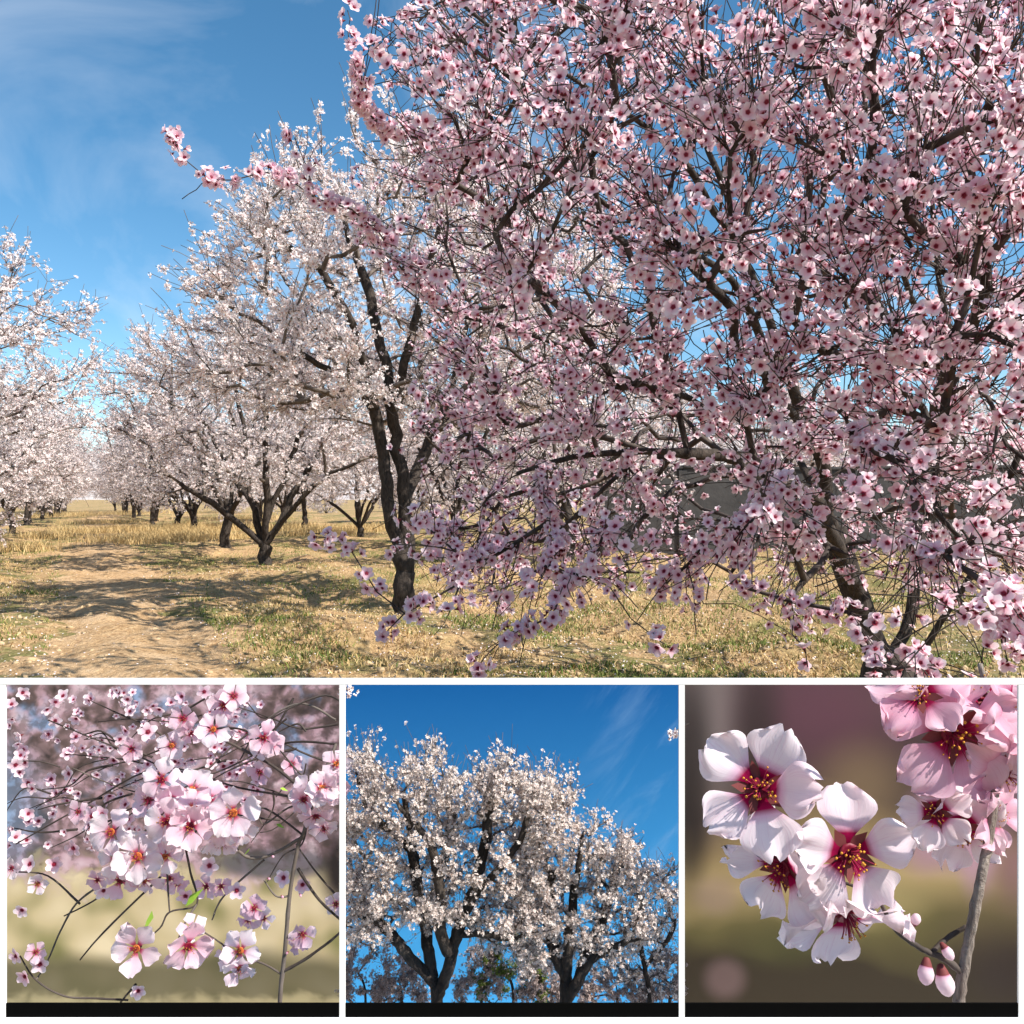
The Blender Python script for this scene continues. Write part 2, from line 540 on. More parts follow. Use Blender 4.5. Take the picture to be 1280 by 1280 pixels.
def axis(segs):
    out = []
    for a, b, n in segs: out.append(np.linspace(a, b, n, endpoint=False))
    return np.concatenate(out + [[segs[-1][1]]])
gx = axis([(-1500, -120, 10), (-120, -26, 24), (-26, -9, 60), (-9, 8, 170), (8, 24, 50), (24, 120, 20), (120, 1500, 10)])
gy = axis([(-40, 2, 14), (2, 7, 20), (7, 16, 120), (16, 34, 110), (34, 80, 50), (80, 300, 24), (300, 2500, 10)])
GX, GY = np.meshgrid(gx, gy)
GZ = ground_h(GX, GY) * np.where(GY > 60, np.clip(1 - (GY - 60) / 60, 0, 1), 1)
V = np.stack([GX, GY, GZ], -1).reshape(-1, 3)
nxg = len(gx)
i = np.arange(len(gy) - 1)[:, None] * nxg; j = np.arange(nxg - 1)[None, :]
Q = np.stack([i + j, i + j + 1, i + nxg + j + 1, i + nxg + j], -1).reshape(-1, 4)
def soil_mat(name, sandy):
    m, t, b = mat(name, 0.95)
    co = nn(t, 'ShaderNodeTexCoord').outputs['Object']
    mpn = nn(t, 'ShaderNodeMapping'); mpn.inputs['Scale'].default_value = (1, .8, 1)
    t.links.new(co, mpn.inputs[0])
    big = noise(t, .32, 4, .6, co)
    mid = noise(t, 2.1, 6, .65, co, .8)
    fine = noise(t, 21, 5, .7, mpn.outputs[0], .4)
    base = ramp(t, fine, [(.30, (.19, .105, .048)), (.5, (.41, .255, .125)), (.72, (.60, .42, .235))])
    if sandy:
        base = mixc(t, maprange(t, mid, .40, .7, .0, .6), base, (.58, .41, .25))
    else:
        straw = ramp(t, noise(t, 34, 4, .7, co, 1.2), [(.35, (.31, .195, .075)), (.62, (.60, .43, .20))])
        base = mixc(t, maprange(t, mid, .46, .66, 0.0, .55), base, straw)
        green = ramp(t, fine, [(.35, (.045, .065, .014)), (.65, (.15, .17, .04))])
        msk = mathn(t, 'MULTIPLY', maprange(t, big, .42, .56), maprange(t, mid, .38, .56))
        base = mixc(t, mathn(t, 'MULTIPLY', msk, .75), base, green)
    vo = nn(t, 'ShaderNodeTexVoronoi'); vo.inputs['Scale'].default_value = 9
    t.links.new(co, vo.inputs['Vector'])
    base = mixc(t, maprange(t, vo.outputs['Distance'], .0, .28, .35, 0.0), base, (.66, .54, .38))
    t.links.new(base, b.inputs['Base Color'])
    bump(t, b, mathn(t, 'ADD', fine, mathn(t, 'MULTIPLY', mid, 1.5)), .9, .05)
    return m
M['soil'] = soil_mat('dry tan orchard soil', False)
M['sand'] = soil_mat('sandy track soil', True)
ground = mobj('ground', mesh_np('ground', V, [Q], M['soil'], smooth=True))
tag(ground, kind='structure')

# the dirt track between the rows
py_ = np.concatenate([np.linspace(6.5, 30, 170), np.linspace(30.5, 90, 60)])
nv = 17
edge = np.random.default_rng(3)
prow = []
for k, yy in enumerate(py_):
    wl = 1.25 + .28 * math.sin(yy * 1.7) + .16 * math.sin(yy * 4.1 + 1) + .22 * edge.normal()
    wr = 1.25 + .30 * math.sin(yy * 1.3 + 2) + .16 * math.sin(yy * 5.3) + .22 * edge.normal()
    for q in np.linspace(-1, 1, nv):
        xx = path_x(yy) + (q * wl if q < 0 else q * wr)
        hz = ground_h(xx, yy) * (np.clip(1 - (yy - 60) / 60, 0, 1) if yy > 60 else 1)
        prow.append((xx, yy, float(hz) + .022 - .045 * abs(q) ** 3 + (.03 if yy > 40 else 0)))
i = np.arange(len(py_) - 1)[:, None] * nv; j = np.arange(nv - 1)[None, :]
Qp = np.stack([i + j, i + j + 1, i + nv + j + 1, i + nv + j], -1).reshape(-1, 4)
tag(mobj('path', mesh_np('path', np.array(prow), [Qp], M['sand'], smooth=True)), kind='structure')

# far hills
hx = np.linspace(-900, 900, 120)
hh = SNoise(8, 420)
hv, hq = [], []
hs = SNoise(9, 90)
for r_, (yy, s_) in enumerate([(620, 0.0), (680, .45), (760, .8), (860, 1.0), (1000, .7), (1150, 0)]):
    for xx in hx:
        base_ = 52 + 12 * float(hh(xx, 40.0)) + 6 * float(hs(xx, yy))
        hv.append((xx, yy, max(-1, base_ * s_ - 1)))
n_ = len(hx)
i = np.arange(5)[:, None] * n_; j = np.arange(n_ - 1)[None, :]
hq = np.stack([i + j, i + j + 1, i + n_ + j + 1, i + n_ + j], -1).reshape(-1, 4)
m, t, b = mat('dry hillside paled by haze', .95)
c = ramp(t, noise(t, .02, 5, .6, nn(t, 'ShaderNodeTexCoord').outputs['Object']), [(.35, (.40, .36, .36)), (.7, (.52, .46, .42))])  # haze of distance put into the hill colour as a pale tone
t.links.new(c, b.inputs['Base Color'])
tag(mobj('hills', mesh_np('hills', np.array(hv), [hq], m, smooth=True)), kind='structure')

# ------------------------------------------------------------------ almond trees with white blossom
def white_skeleton(seed, H, Rx, Ry, nl, nb, nsh, trunk_h=.9, lean=(0, 0), cz=None, low=.30, limbs=None, ctr=(0, 0), sil=None, loc=(0, 0, 0)):
    """a vase of limbs from a short trunk, filled with branches and shoots (metres, base at the origin)"""
    s = Skel(np.zeros(3), seed)
    r = s.r
    top = np.array([lean[0], lean[1], trunk_h])
    tr = [top * f + np.append(r.normal(0, .025, 2), 0) for f in (.12, .3, .5, .7, .85, 1.0)]
    trunk = s.poly(0, tr, 'trunk')
    C = np.array([ctr[0] + lean[0] * 1.5, ctr[1] + lean[1] * 1.5, (cz or (H * .58))])
    rz = H - C[2]
    ends = []
    for lm in (limbs or []):
        lm = np.array(lm, float)
        i0 = s.nearest(lm[0], 0.0, 3)
        L = smooth_line(np.vstack([s.pos[i0], lm[1:]]), 4)[1:]
        s.poly(i0, L + r.normal(0, .02, L.shape), 'limb')
    for k in range(nl):
        a = 2 * PI * (k + r.uniform(-.25, .25)) / nl
        e = C + np.array([math.cos(a) * Rx * r.uniform(.35, .62), math.sin(a) * Ry * r.uniform(.35, .62), rz * r.uniform(.0, .55)])
        st = trunk[-1] if k % 2 == 0 else trunk[-2]
        s.curve(st, e, 'limb', .28, .035, np.array([0, 0, .7]), .25)
    tg = []
    while len(tg) < nb:
        q = r.uniform(-1, 1, 3)
        rad = np.linalg.norm(q)
        if rad > 1 or rad < .35: continue
        p = C + q * np.array([Rx, Ry, rz])
        p += norm(q) * .35 * float(r.normal()) * .6
        if p[2] < H * low + .25 * (np.hypot(*(p[:2] - C[:2])) / Rx < .35) * H * .3: continue
        if sil is not None:
            ax_, ay_ = proj(p + np.asarray(loc))
            if not inside(sil, ax_, ay_)[0]: continue
        tg.append(p)
    tg.sort(key=lambda p: np.linalg.norm(p - top))
    for p in tg:
        st = s.nearest(p, .22, 6)
        s.curve(st, p, 'branch', .22, .05, np.array([0, 0, .35]), .6)
    thin = [i for k, ch in s.chains if k == 'branch' for i in ch[1:]]
    for q in range(nsh):
        st = thin[int(r.integers(len(thin)))]
        out = norm(s.pos[st] - C + np.array([0, 0, .4]))
        d = s.dir[st] * .7 + r.normal(0, .55, 3) + out * .45 + np.array([0, 0, .2])
        s.shoot(st, d, r.uniform(.25, .75), 'twig', 3, .14)
    return s, C

def blossoms_on(s, C, kinds, per, size, r, outw=.5, toward=(0, 0, .2), jit=.03, clump=2.6):
    pts, nr = [], []
    for k, ch in s.chains:
        if k not in kinds: continue
        A = s.pos[ch]
        n = r.poisson(per * (1.6 if k == 'branch' else 1.0) * (1 if clump < 3 else r.choice([0.15, .5, 2.2])))
        if n == 0: continue
        lo = .35 if k == 'branch' else .1
        c = r.uniform(lo, 1.0, max(1, int(math.ceil(n / clump))))
        u = np.clip(c[r.integers(len(c), size=n)] + r.normal(0, .03, n), 0, 1) * (len(ch) - 1)
        i0 = np.minimum(u.astype(int), len(ch) - 2); f = (u - i0)[:, None]
        p = A[i0] * (1 - f) + A[i0 + 1] * f
        rd = norm(r.normal(0, 1, (n, 3)))
        nrm = norm(rd + outw * norm(p - C) + np.array(toward))
        pts.append(p + rd * jit * r.uniform(.3, 1.2, (n, 1)) + nrm * size * .2)
        nr.append(nrm)
    return np.concatenate(pts), np.concatenate(nr)

def tree_parts(s, rad, root, limb_r, sides=(10, 7, 4), trunk_mat='bark', twig_mat_='twig_grey', scale=1.0, flare=1.35):
    """trunk, each limb, and the twigs as one part"""
    T = Tubes()
    tch = [c for k, c in s.chains if k == 'trunk']
    rest = Tubes()
    for k, ch in s.chains:
        if k == 'trunk':
            rr = np.maximum(np.minimum(rad[ch], .17), .14 * np.linspace(1.15, .95, len(ch))); rr[0] = rr[1] * flare
            P_ = s.pos[ch].copy()
            ext = np.vstack([P_[0] - np.array([0, 0, .12 * scale]), P_])
            T.add(ext, np.concatenate([[rr[0] * 1.12], rr]), sides[0])
        elif k == 'limb':
            L = Tubes(); s.tube(L, ch, np.minimum(rad * 1.3, .085 + .035 * np.exp(-np.maximum(np.linalg.norm(s.pos[:s.n] - s.pos[tch[0][-1]], axis=1) - .1, 0) / .5)), sides[1], 1.4)
            mobj('limb', L.mesh('limb', M[trunk_mat]), root)
        else:
            s.tube(rest, ch, rad, 3 if k != 'branch' else sides[2], 1.2)
    mobj('trunk', T.mesh('trunk', M[trunk_mat]), root)
    tw = mobj('twigs', rest.mesh('twigs', M[twig_mat_]), root)
    tag(tw, kind='stuff')

def build_white_tree(loc, seed, label, H=6.3, Rx=3.2, Ry=3.2, nl=5, nb=190, nsh=1300, per=6.0, size=.03, tip=.0042, rot=0, group='white almond trees in the rows', **kw):
    s, C = white_skeleton(seed, H, Rx, Ry, nl, nb, nsh, loc=loc, **kw)
    rad = s.radii(tip, 2.35)
    root = empty('almond_tree', loc, label, 'tree', group)
    root.rotation_euler = (0, 0, rot)
    tree_parts(s, rad, root, .03)
    r = np.random.default_rng(seed + 100)
    p, nr = blossoms_on(s, C, ('branch', 'twig'), per, size, r)
    R = frames(nr, r.uniform(0, 6.28, len(p)))
    me = scatter_mesh('crown', FAR_FLOWERS, r.integers(0, 2, len(p)), p, R, size * r.uniform(.8, 1.2, len(p)), [M['white']], (0, 0, 0))
    c = mobj('crown', me, root)
    tag(c, kind='stuff')
    return root

def copy_tree(src, loc, rz, sc, label):
    r = src.copy(); COL.objects.link(r)
    r.location = tuple(loc); r.rotation_euler = (0, 0, rz); r.scale = (sc, sc, sc)
    r['label'] = label
    for ch in [o for o in bpy.data.objects if o.parent == src]:
        c = ch.copy(); COL.objects.link(c); c.parent = r
    return r

def gp(px, py):
    """the ground point seen at a pixel"""
    D = F * CZ / (py - HY)
    x = (px - CX) / F * D
    return np.array([x, D, float(ground_h(x, D)) - .03])

def locpx(base, pts):
    """limb points given as pixels with a distance, relative to the tree's base"""
    return [P(x, y, base[1] + d) - base for x, y, d in pts]
b2, b3, b4 = gp(506, 764), gp(331, 708), gp(281, 687)
T2SIL = [(395, 190), (420, 150), (445, 140), (520, 150), (700, 160), (800, 300), (750, 600), (560, 640), (330, 560), (235, 470), (228, 375), (262, 335), (262, 262), (310, 240), (360, 215)]
T2 = build_white_tree(b2, 21, 'tall white blossoming almond tree with forked trunk beside the pink tree', H=7.0, Rx=3.3, Ry=3.0,
                      nl=0, nb=360, nsh=3300, per=10.0, trunk_h=.62, size=.040, low=.40, ctr=(-.3, 0), sil=T2SIL, limbs=[
    locpx(b2, q) for q in ([(502, 715, 0), (487, 640, 0), (478, 570, .1), (468, 510, .1), (440, 480, 0), (400, 455, -.3), (362, 440, -.5)],
                           [(510, 715, 0), (508, 630, .1), (498, 560, .2), (488, 500, .2), (478, 430, .3), (455, 350, .5), (425, 260, .6)],
                           [(490, 510, .2), (512, 430, 0), (540, 330, -.3), (560, 240, -.5)], [(468, 510, .1), (450, 430, -.4), (405, 340, -.8), (350, 300, -1.0)],
                           [(508, 630, .1), (535, 560, .8), (570, 470, 1.4), (590, 350, 1.8)])])
T3 = build_white_tree(b3, 33, 'white almond tree with short trunk splitting into a vase of dark limbs', H=5.9, Rx=3.5, Ry=3.1,
                      nl=1, nb=320, nsh=2600, per=8.0, trunk_h=.5, size=.042, low=.29, limbs=[
    locpx(b3, q) for q in ([(331, 685, 0), (300, 655, -.2), (265, 630, -.5), (225, 605, -.8)], [(331, 680, 0), (318, 640, 0), (308, 590, .2), (304, 530, .4), (285, 450, .6)],
                           [(331, 680, 0), (334, 640, -.2), (332, 560, -.4), (338, 480, -.6), (352, 410, -.8)], [(331, 680, 0), (350, 655, .1), (372, 610, .4), (395, 570, .6), (430, 520, .9), (460, 470, 1.2)],
                           [(331, 680, 0), (362, 640, -.3), (400, 600, -.6), (450, 575, -1.0)], [(318, 640, 0), (290, 590, 1.0), (250, 520, 1.6)])])
T4 = build_white_tree(b4, 47, 'white almond tree with leaning curved trunk behind the vase shaped one', H=6.4, Rx=3.6, Ry=3.2,
                      nl=2, nb=280, nsh=2200, per=8, trunk_h=1.1, lean=(.16, 0), size=.046, low=.28, limbs=[
    locpx(b4, q) for q in ([(288, 648, 0), (272, 622, 0), (262, 590, -.2), (240, 555, -.4), (215, 510, -.6)], [(288, 648, 0), (290, 600, .3), (292, 540, .5), (285, 470, .6)],
                           [(288, 648, 0), (300, 615, -.5), (312, 560, -1), (325, 500, -1.2)])])
T1 = build_white_tree((-11.0, 15.5, float(ground_h(-11.0, 15.5)) - .03), 58, 'dense white almond tree, first along the left side of the track', H=6.4, Rx=3.7, Ry=3.4,
                      nl=5, nb=330, nsh=2800, per=8.8, trunk_h=.9, size=.042, low=.10)
copies = []
ordn = ['second', 'third', 'fourth', 'fifth', 'sixth', 'seventh', 'eighth', 'ninth', 'tenth', 'eleventh', 'twelfth', 'thirteenth']
for k in range(11):
    y = 23.0 + k * 7.4
    copies.append(((T1, T3, T4, T2)[k % 4], (path_x(y) - 4.2 + .5 * math.sin(k * 3.1), y, 0), 1.3 * k + .8, .92 + .05 * math.sin(k * 2.3), 'white almond tree, %s along the left side of the track' % ordn[k]))
for k in range(10):
    y = 34.0 + k * 7.6
    copies.append(((T1, T3, T2, T4)[k % 4], (-1.46 - .49 * (y - 11.9) + .5 * math.sin(k * 2.7), y, 0), 1.9 * k + .3, .90 + .06 * math.sin(k * 1.9), 'white almond tree, %s along the right side of the track' % ordn[k + 2]))
for k in range(7):
    y = 20.5 + k * 7.4
    copies.append(((T4, T1, T3, T2)[k % 4], (1.3 - .49 * (y - 20.5) + .5 * math.sin(k * 1.7), y, 0), 2.3 * k + 1.1, .92 + .05 * math.sin(k * 2.9), 'white almond tree, %s of the row behind the forked tree' % (['first'] + ordn)[k]))
for k in range(3):
    y = 37.0 + k * 8
    copies.append(((T3, T1, T2, T4)[k % 4], (2.0 - .49 * (y - 37) + .5 * math.sin(k), y, 0), 2.9 * k + .5, .95, 'white almond tree, %s of the deepest row behind the forked tree' % (['first'] + ordn)[k]))
for x, y, k, lab in ((5.0, 33.0, 1, 'white almond tree whose crown rises over the end of the grey wall'), (10.5, 34.0, 0, 'white almond tree behind the middle of the grey wall'), (17.0, 33.0, 2, 'white almond tree behind the far part of the grey wall')):
    copies.append(((T2, T1, T4)[k], (x, y, 0), x, .9, lab))
FARLAB = 'small pale almond tree in the far line that closes the orchard'
for k in range(22):
    copies.append((T1, (-78 + 4.6 * k + math.sin(k * 5.1), 92 + 5 * math.sin(k * 3.3), 0), 1.7 * k, .60 + .12 * math.sin(k * 4.7), FARLAB))
for src, l, rz, sc, lab in copies:
    l = np.array([l[0], l[1], float(ground_h(l[0], l[1])) - .03])
    o = copy_tree(src, l, rz, sc, lab)
    if lab == FARLAB:
        o['group'] = 'far line of small almond trees'
        o.location.z -= 1.0 * sc

# ------------------------------------------------------------------ grey wall behind the pink tree
m, t, b = mat('dark grey rendered wall', .9)
co = nn(t, 'ShaderNodeTexCoord').outputs['Object']
c = ramp(t, noise(t, 1.3, 6, .65, co), [(.3, (.035, .033, .033)), (.7, (.085, .08, .078))])
t.links.new(c, b.inputs['Base Color'])
bump(t, b, noise(t, 14, 5, .6, co), .4, .02)
wx0, wx1, wy = 2.3, 17.0, 24.5
wroot = empty('boundary_wall', (wx0, wy, 0), 'long low dark grey rendered wall behind the pink tree', 'wall')
npan = 6
for k in range(npan):
    a_ = (wx1 - wx0) / npan
    lo, hi = (k * a_ + .012, 0, -.25), ((k + 1) * a_ - .012, .25, 2.35 + .03 * math.sin(k * 2.1))
    mobj('panel', box_mesh('panel', lo, hi, m, .012), wroot)
    mobj('pillar', box_mesh('pillar', (lo[0] - .13, -.06, -.25), (lo[0] + .10, -.003, 2.30), m, .012), wroot)
    mobj('coping', box_mesh('coping', (lo[0] - .008, -.05, hi[2] + .003), (hi[0] + .008, .30, hi[2] + .08), m, .012), wroot)

# ------------------------------------------------------------------ the pink almond tree
TREE_D = 6.9
SIL = [(500, -60), (470, 10), (438, 55), (500, 120), (455, 185), (480, 250), (430, 262), (455, 330), (490, 420), (520, 500), (500, 590), (520, 640),
       (470, 690), (545, 740), (570, 800), (610, 830), (660, 770), (740, 745), (830, 770), (900, 720), (960, 760), (1010, 780), (1060, 800),
       (1090, 860), (1400, 900), (1900, 700), (1900, -900), (700, -900)]
ps = Skel(P(1112, 872, TREE_D), 77)
r = ps.r
def pix(pts):
    return [P(*p) for p in pts]
def dens(pts, step=.16, wob=.034):
    pts = np.array(pts); out = []
    for a, b_ in zip(pts[:-1], pts[1:]):
        n = max(1, int(np.linalg.norm(b_ - a) / step))
        for q in range(1, n + 1):
            out.append(a + (b_ - a) * q / n + r.normal(0, wob, 3))
    out = np.array(out)
    for _ in range(2):
        if len(out) > 2: out[1:-1] = out[1:-1] * .5 + .25 * (out[:-2] + out[2:])
    return out
base = ps.pos[0]
st0 = ps.poly(0, dens([base] + pix([(1100, 815, 6.9), (1075, 745, 6.85), (1048, 655, 6.8)])), 'trunk')
s0b = ps.poly(st0[-1], dens([ps.pos[st0[-1]]] + pix([(1022, 560, 6.5), (985, 450, 6.2), (930, 330, 5.9), (880, 190, 5.6), (850, 20, 5.6)])), 'limb')
st1 = ps.poly(st0[1], dens([ps.pos[st0[1]]] + pix([(1135, 790, 7.0), (1148, 715, 7.05), (1182, 600, 7.0), (1195, 460, 6.9), (1168, 330, 6.8), (1158, 120, 6.7), (1150, -150, 6.6)])), 'limb')
st2 = ps.poly(st0[0], dens([ps.pos[st0[0]]] + pix([(1160, 800, 6.8), (1225, 700, 6.6), (1275, 570, 6.4), (1340, 400, 6.3), (1420, 200, 6.2)])), 'limb')
def node_near(p, rng_=None):
    return ps.nearest(p, 0.0, 1)
def limb_from(px, pts):
    i0 = node_near(P(*px))
    return ps.poly(i0, dens([ps.pos[i0]] + pix(pts)), 'limb')
limb_from((1048, 655, 6.8), [(975, 575, 6.1), (860, 500, 5.3), (720, 440, 4.7), (580, 390, 4.4)])
limb_from((985, 450, 6.2), [(900, 340, 5.3), (780, 255, 4.5), (640, 205, 4.0), (530, 150, 3.8)])
limb_from((1195, 460, 6.9), [(1130, 350, 6.3), (1080, 250, 5.6), (1010, 120, 5.0), (960, -20, 4.7)])
limb_from((1182, 600, 7.0), [(1160, 520, 5.6), (1185, 470, 4.4), (1215, 400, 3.5), (1245, 330, 3.0)])
limb_from((1022, 560, 6.5), [(960, 480, 5.4), (930, 430, 4.3), (900, 390, 3.5), (850, 330, 3.1)])
limb_from((930, 330, 5.9), [(870, 210, 5.0), (740, 110, 4.3), (620, 40, 4.0), (560, -10, 4.0)])
limb_from((1075, 745, 6.85), [(1010, 620, 5.6), (900, 570, 4.6), (760, 560, 3.9), (650, 590, 3.6)])
limb_from((1182, 600, 7.0), [(1230, 470, 8.0), (1210, 330, 9.0), (1190, 180, 9.6)])
limb_from((1048, 655, 6.8), [(985, 540, 7.6), (900, 420, 8.6), (830, 300, 9.3)])
limb_from((1275, 570, 6.4), [(1290, 520, 5.0), (1270, 520, 3.9), (1250, 560, 3.1)])
limb_from((1340, 400, 6.3), [(1480, 300, 6.0), (1640, 250, 5.8)])
limb_from((1340, 400, 6.3), [(1500, 420, 7.2), (1600, 400, 8.2)])
# long shoots whose tips the photograph shows
LONG = [(215, 165, 3.9), (262, 225, 3.9), (368, 172, 3.7), (330, 215, 4.0), (436, 48, 3.6), (452, 92, 3.6), (500, 25, 3.7), (468, 150, 3.8), (440, 262, 3.9), (452, 122, 3.7),
        (398, 672, 3.5), (440, 690, 3.6), (478, 795, 3.6), (520, 650, 3.4), (595, 835, 3.2), (640, 790, 3.3), (690, 770, 3.3), (660, 720, 3.5), (755, 665, 3.2), (830, 805, 3.0), (820, 740, 3.4),
        (880, 755, 3.3), (935, 735, 3.2), (990, 792, 3.0), (930, 660, 3.0), (1060, 765, 3.0), (1005, 640, 3.0), (1215, 775, 2.25), (1262, 745, 2.3), (1270, 800, 2.35), (1150, 830, 2.7), (1095, 835, 2.8), (1210, 680, 2.6),
        (1160, 700, 2.7), (1140, 590, 2.8), (1085, 560, 2.9), (960, 590, 3.1), (560, 770, 3.4), (735, 720, 3.3), (700, 680, 3.6), (610, 700, 3.7), (570, 690, 3.5)]
tg = [(P(*q), True) for q in LONG]
Cc = np.array([3.0, 6.5, 2.9]); Rr = np.array([4.7, 4.3, 3.1])
def sample_crown(lo, hi, n, xr, yr):
    out = []
    while len(out) < n:
        px, py = r.uniform(*xr), r.uniform(*yr)
        if not inside(SIL, [px], [py])[0]: continue
        d = np.array([(px - CX) / F, 1.0, (HY - py) / F])
        o = (np.array([0, 0, CZ]) - Cc) / Rr; dd = d / Rr
        A, B, C_ = dd @ dd, 2 * o @ dd, o @ o - 1
        disc = B * B - 4 * A * C_
        if disc < 0:
            D = -B / (2 * A)
            if D < 2.4 or disc < -.25: continue
        else:
            t0, t1 = (-B - math.sqrt(disc)) / (2 * A), (-B + math.sqrt(disc)) / (2 * A)
            D = max(t0, 2.5) + (t1 - max(t0, 2.5)) * r.random() ** 1.5
        p = np.array([0, 0, CZ]) + d * D
        if p[2] < .45 or p[1] < 2.4: continue
        out.append(p)
    return out
tg += [(p, False) for p in sample_crown(0, 0, 620, (420, 1300), (-20, 760))]
tg += [(p, False) for p in sample_crown(0, 0, 110, (600, 1800), (-420, 700))]
tg.sort(key=lambda q: np.linalg.norm(q[0] - P(1080, 600, 6.6)))
for p, lng in tg:
    i0 = ps.nearest(p, .16, 8)
    low = np.clip((2.3 - p[2]) / 1.2, -0.5, 1.0)
    ps.curve(i0, p, 'branch', .13, .075, np.array([0, -.1 * (low > 0), -.55 * low]), .65)
thin = [i for k, ch in ps.chains if k == 'branch' for i in ch[1:]]
ok = 0
thin = np.array(thin)
wt = np.clip(ps.pos[thin][:, 1], 2.5, 12) ** -1.3 * np.where((np.abs(proj(ps.pos[thin])[0] - 880) < 640) & (proj(ps.pos[thin])[1] > -60), 1.0, .25)
cw = np.cumsum(wt / wt.sum())
while ok < 7000:
    st = int(thin[min(int(np.searchsorted(cw, r.random())), len(thin) - 1)])
    low = np.clip((2.0 - ps.pos[st][2]) / 1.2, 0, 1)
    d = ps.dir[st] * .8 + r.normal(0, .5, 3) + norm(ps.pos[st] - Cc) * .35 + np.array([0, 0, .15 - .6 * low])
    L = r.uniform(.12, .46)
    e = ps.pos[st] + norm(d) * L
    if e[1] < 2.2 or e[2] < .3: continue
    ex, ey = proj(e)
    if not inside(SIL, ex, ey)[0] and (L > .2 or r.random() > .2): continue
    ps.shoot(st, d, L, 'twig', 4, .2, np.array([0, 0, .05 - .16 * low]))
    ok += 1
prad = ps.radii(.0022, 2.3)
pink = empty('pink_almond_tree', (base[0], base[1], float(ground_h(base[0], base[1])) - .02), 'large pink blossoming almond tree with dark twisted stems and drooping twigs', 'tree')
pl = np.array(pink.location)
T = Tubes(); tw = Tubes()
for k, ch in ps.chains:
    if k == 'trunk':
        rr = np.clip(prad[ch], .10, .19); rr[0] = .24; rr[1] = .20
        pts = np.vstack([ps.pos[ch][0] - [0, 0, .25], ps.pos[ch]]) - pl
        T.add(pts, np.concatenate([[.27], rr]), 14)
        mobj('trunk', T.mesh('trunk', M['bark']), pink)
    elif k == 'limb':
        L = Tubes()
        rr = np.clip(prad[ch] * .9, .009, .082) * np.linspace(1.0, .9, len(ch)); rr[0] = min(rr[0], rr[1] * 1.3)
        L.add(ps.pos[ch] - pl, rr, 10)
        mobj('limb', L.mesh('limb', M['bark']), pink)
    else:
        rr = np.minimum(prad[ch], .017); rr[0] = min(rr[0], rr[1] * 1.2)
        tw.add(ps.pos[ch] - pl, rr, 5 if k == 'branch' else 3)
tag(mobj('twigs', tw.mesh('twigs', M['twig']), pink), kind='stuff')

bp, bn = blossoms_on(ps, Cc, ('branch', 'twig'), 2.5, .03, r, .35, (0, -.35, .2), .040, 5.0)
# thick clusters at the ends of the long shoots
cp, cn = [], []
for li, q in enumerate(LONG):
    tip = P(*q)
    i0 = int(np.argmin(np.linalg.norm(ps.pos[:ps.n] - tip, axis=1)))
    ch = [i0]
    while ps.par[ch[-1]] >= 0 and len(ch) < (14 if li < 10 else 9): ch.append(ps.par[ch[-1]])
    A = ps.pos[ch]
    for c_ in ([0.15, 1.0, 1.9, 2.8, 3.8, 4.9, 6.2, 7.6, 9.0, 11.0] if li < 10 else [0.15, 1.6 + r.normal(0, .4), 3.4 + r.normal(0, .6), 5.6]):
        for _ in range(int(r.integers(2, 8)) + (3 if c_ < 1 else 0)):
            u = float(np.clip(c_ + r.normal(0, .25), 0, len(A) - 1.001))
            k0 = int(u)
            p = A[k0] + (A[k0 + 1] - A[k0]) * (u - k0)
            d = norm(r.normal(0, 1, 3) + np.array([0, -.5, .2]))
            cp.append(p + d * .032); cn.append(d)
bp = np.concatenate([bp, cp]); bn = np.concatenate([bn, cn])
ex, ey = proj(bp)
n = len(bp)
which = r.choice(5, n, p=[.18, .29, .26, .13, .14])
size = .0335 * r.uniform(.70, 1.22, n) * np.where(which == 4, .55, 1)
Rm = frames(bn, r.uniform(0, 6.28, n))
vis = (ex > -10) & (ex < 1290) & (ey > -10) & (ey < 850)
score = np.where(vis & (which != 4), size / bp[:, 1], 0)
top = set(np.argsort(-score)[:300].tolist())
mats3 = [M['pink'], M['heart'], M['calyx']]
fm = []
for k, (v, f, tt, mi) in enumerate(NEAR_FLOWERS):
    ist = f[:, 2] == f[:, 3]
    fm.append(mesh_np('blossom', v, [f[~ist], f[ist][:, :3]], mats3, {'t': tt, 'rnd': np.zeros(len(v))}, True, np.concatenate([mi[~ist], mi[ist]])))
for k in sorted(top):
    o = bpy.data.objects.new('blossom', fm[which[k]])
    COL.objects.link(o); o.parent = pink
    mw = Matrix(((*Rm[k][0],), (*Rm[k][1],), (*Rm[k][2],))).to_4x4()
    o.matrix_local = Matrix.Translation(Vector(bp[k] - pl)) @ mw @ Matrix.Scale(float(size[k]), 4)
rest = np.array([k for k in range(n) if k not in top])
tag(mobj('blossoms', scatter_mesh('blossoms', NEAR_FLOWERS, which[rest], bp[rest], Rm[rest], size[rest], mats3, pl), pink), kind='stuff')
print('pink blossoms', n, 'skeleton nodes', ps.n)
# withered leaves and fresh green buds still on the twigs
lv = np.array([[0, 0, 0], [.35, .22, .05], [1, 0, -.05], [.35, -.22, .05]])
for px, py, D in ((1008, 62, 4.1), (1046, 70, 4.2), (1038, 74, 4.2), (1028, 70, 4.3)):
    i0 = int(np.argmin(np.linalg.norm(ps.pos[:ps.n] - P(px, py, D), axis=1)))
    o = mobj('withered_leaf', mesh_np('withered_leaf', lv * .055, [np.array([[0, 1, 2, 3]])], M['dry_leaf']), pink, ps.pos[i0] - pl)
    o.rotation_euler = (r.uniform(0, 6), 1.3, r.uniform(0, 6))

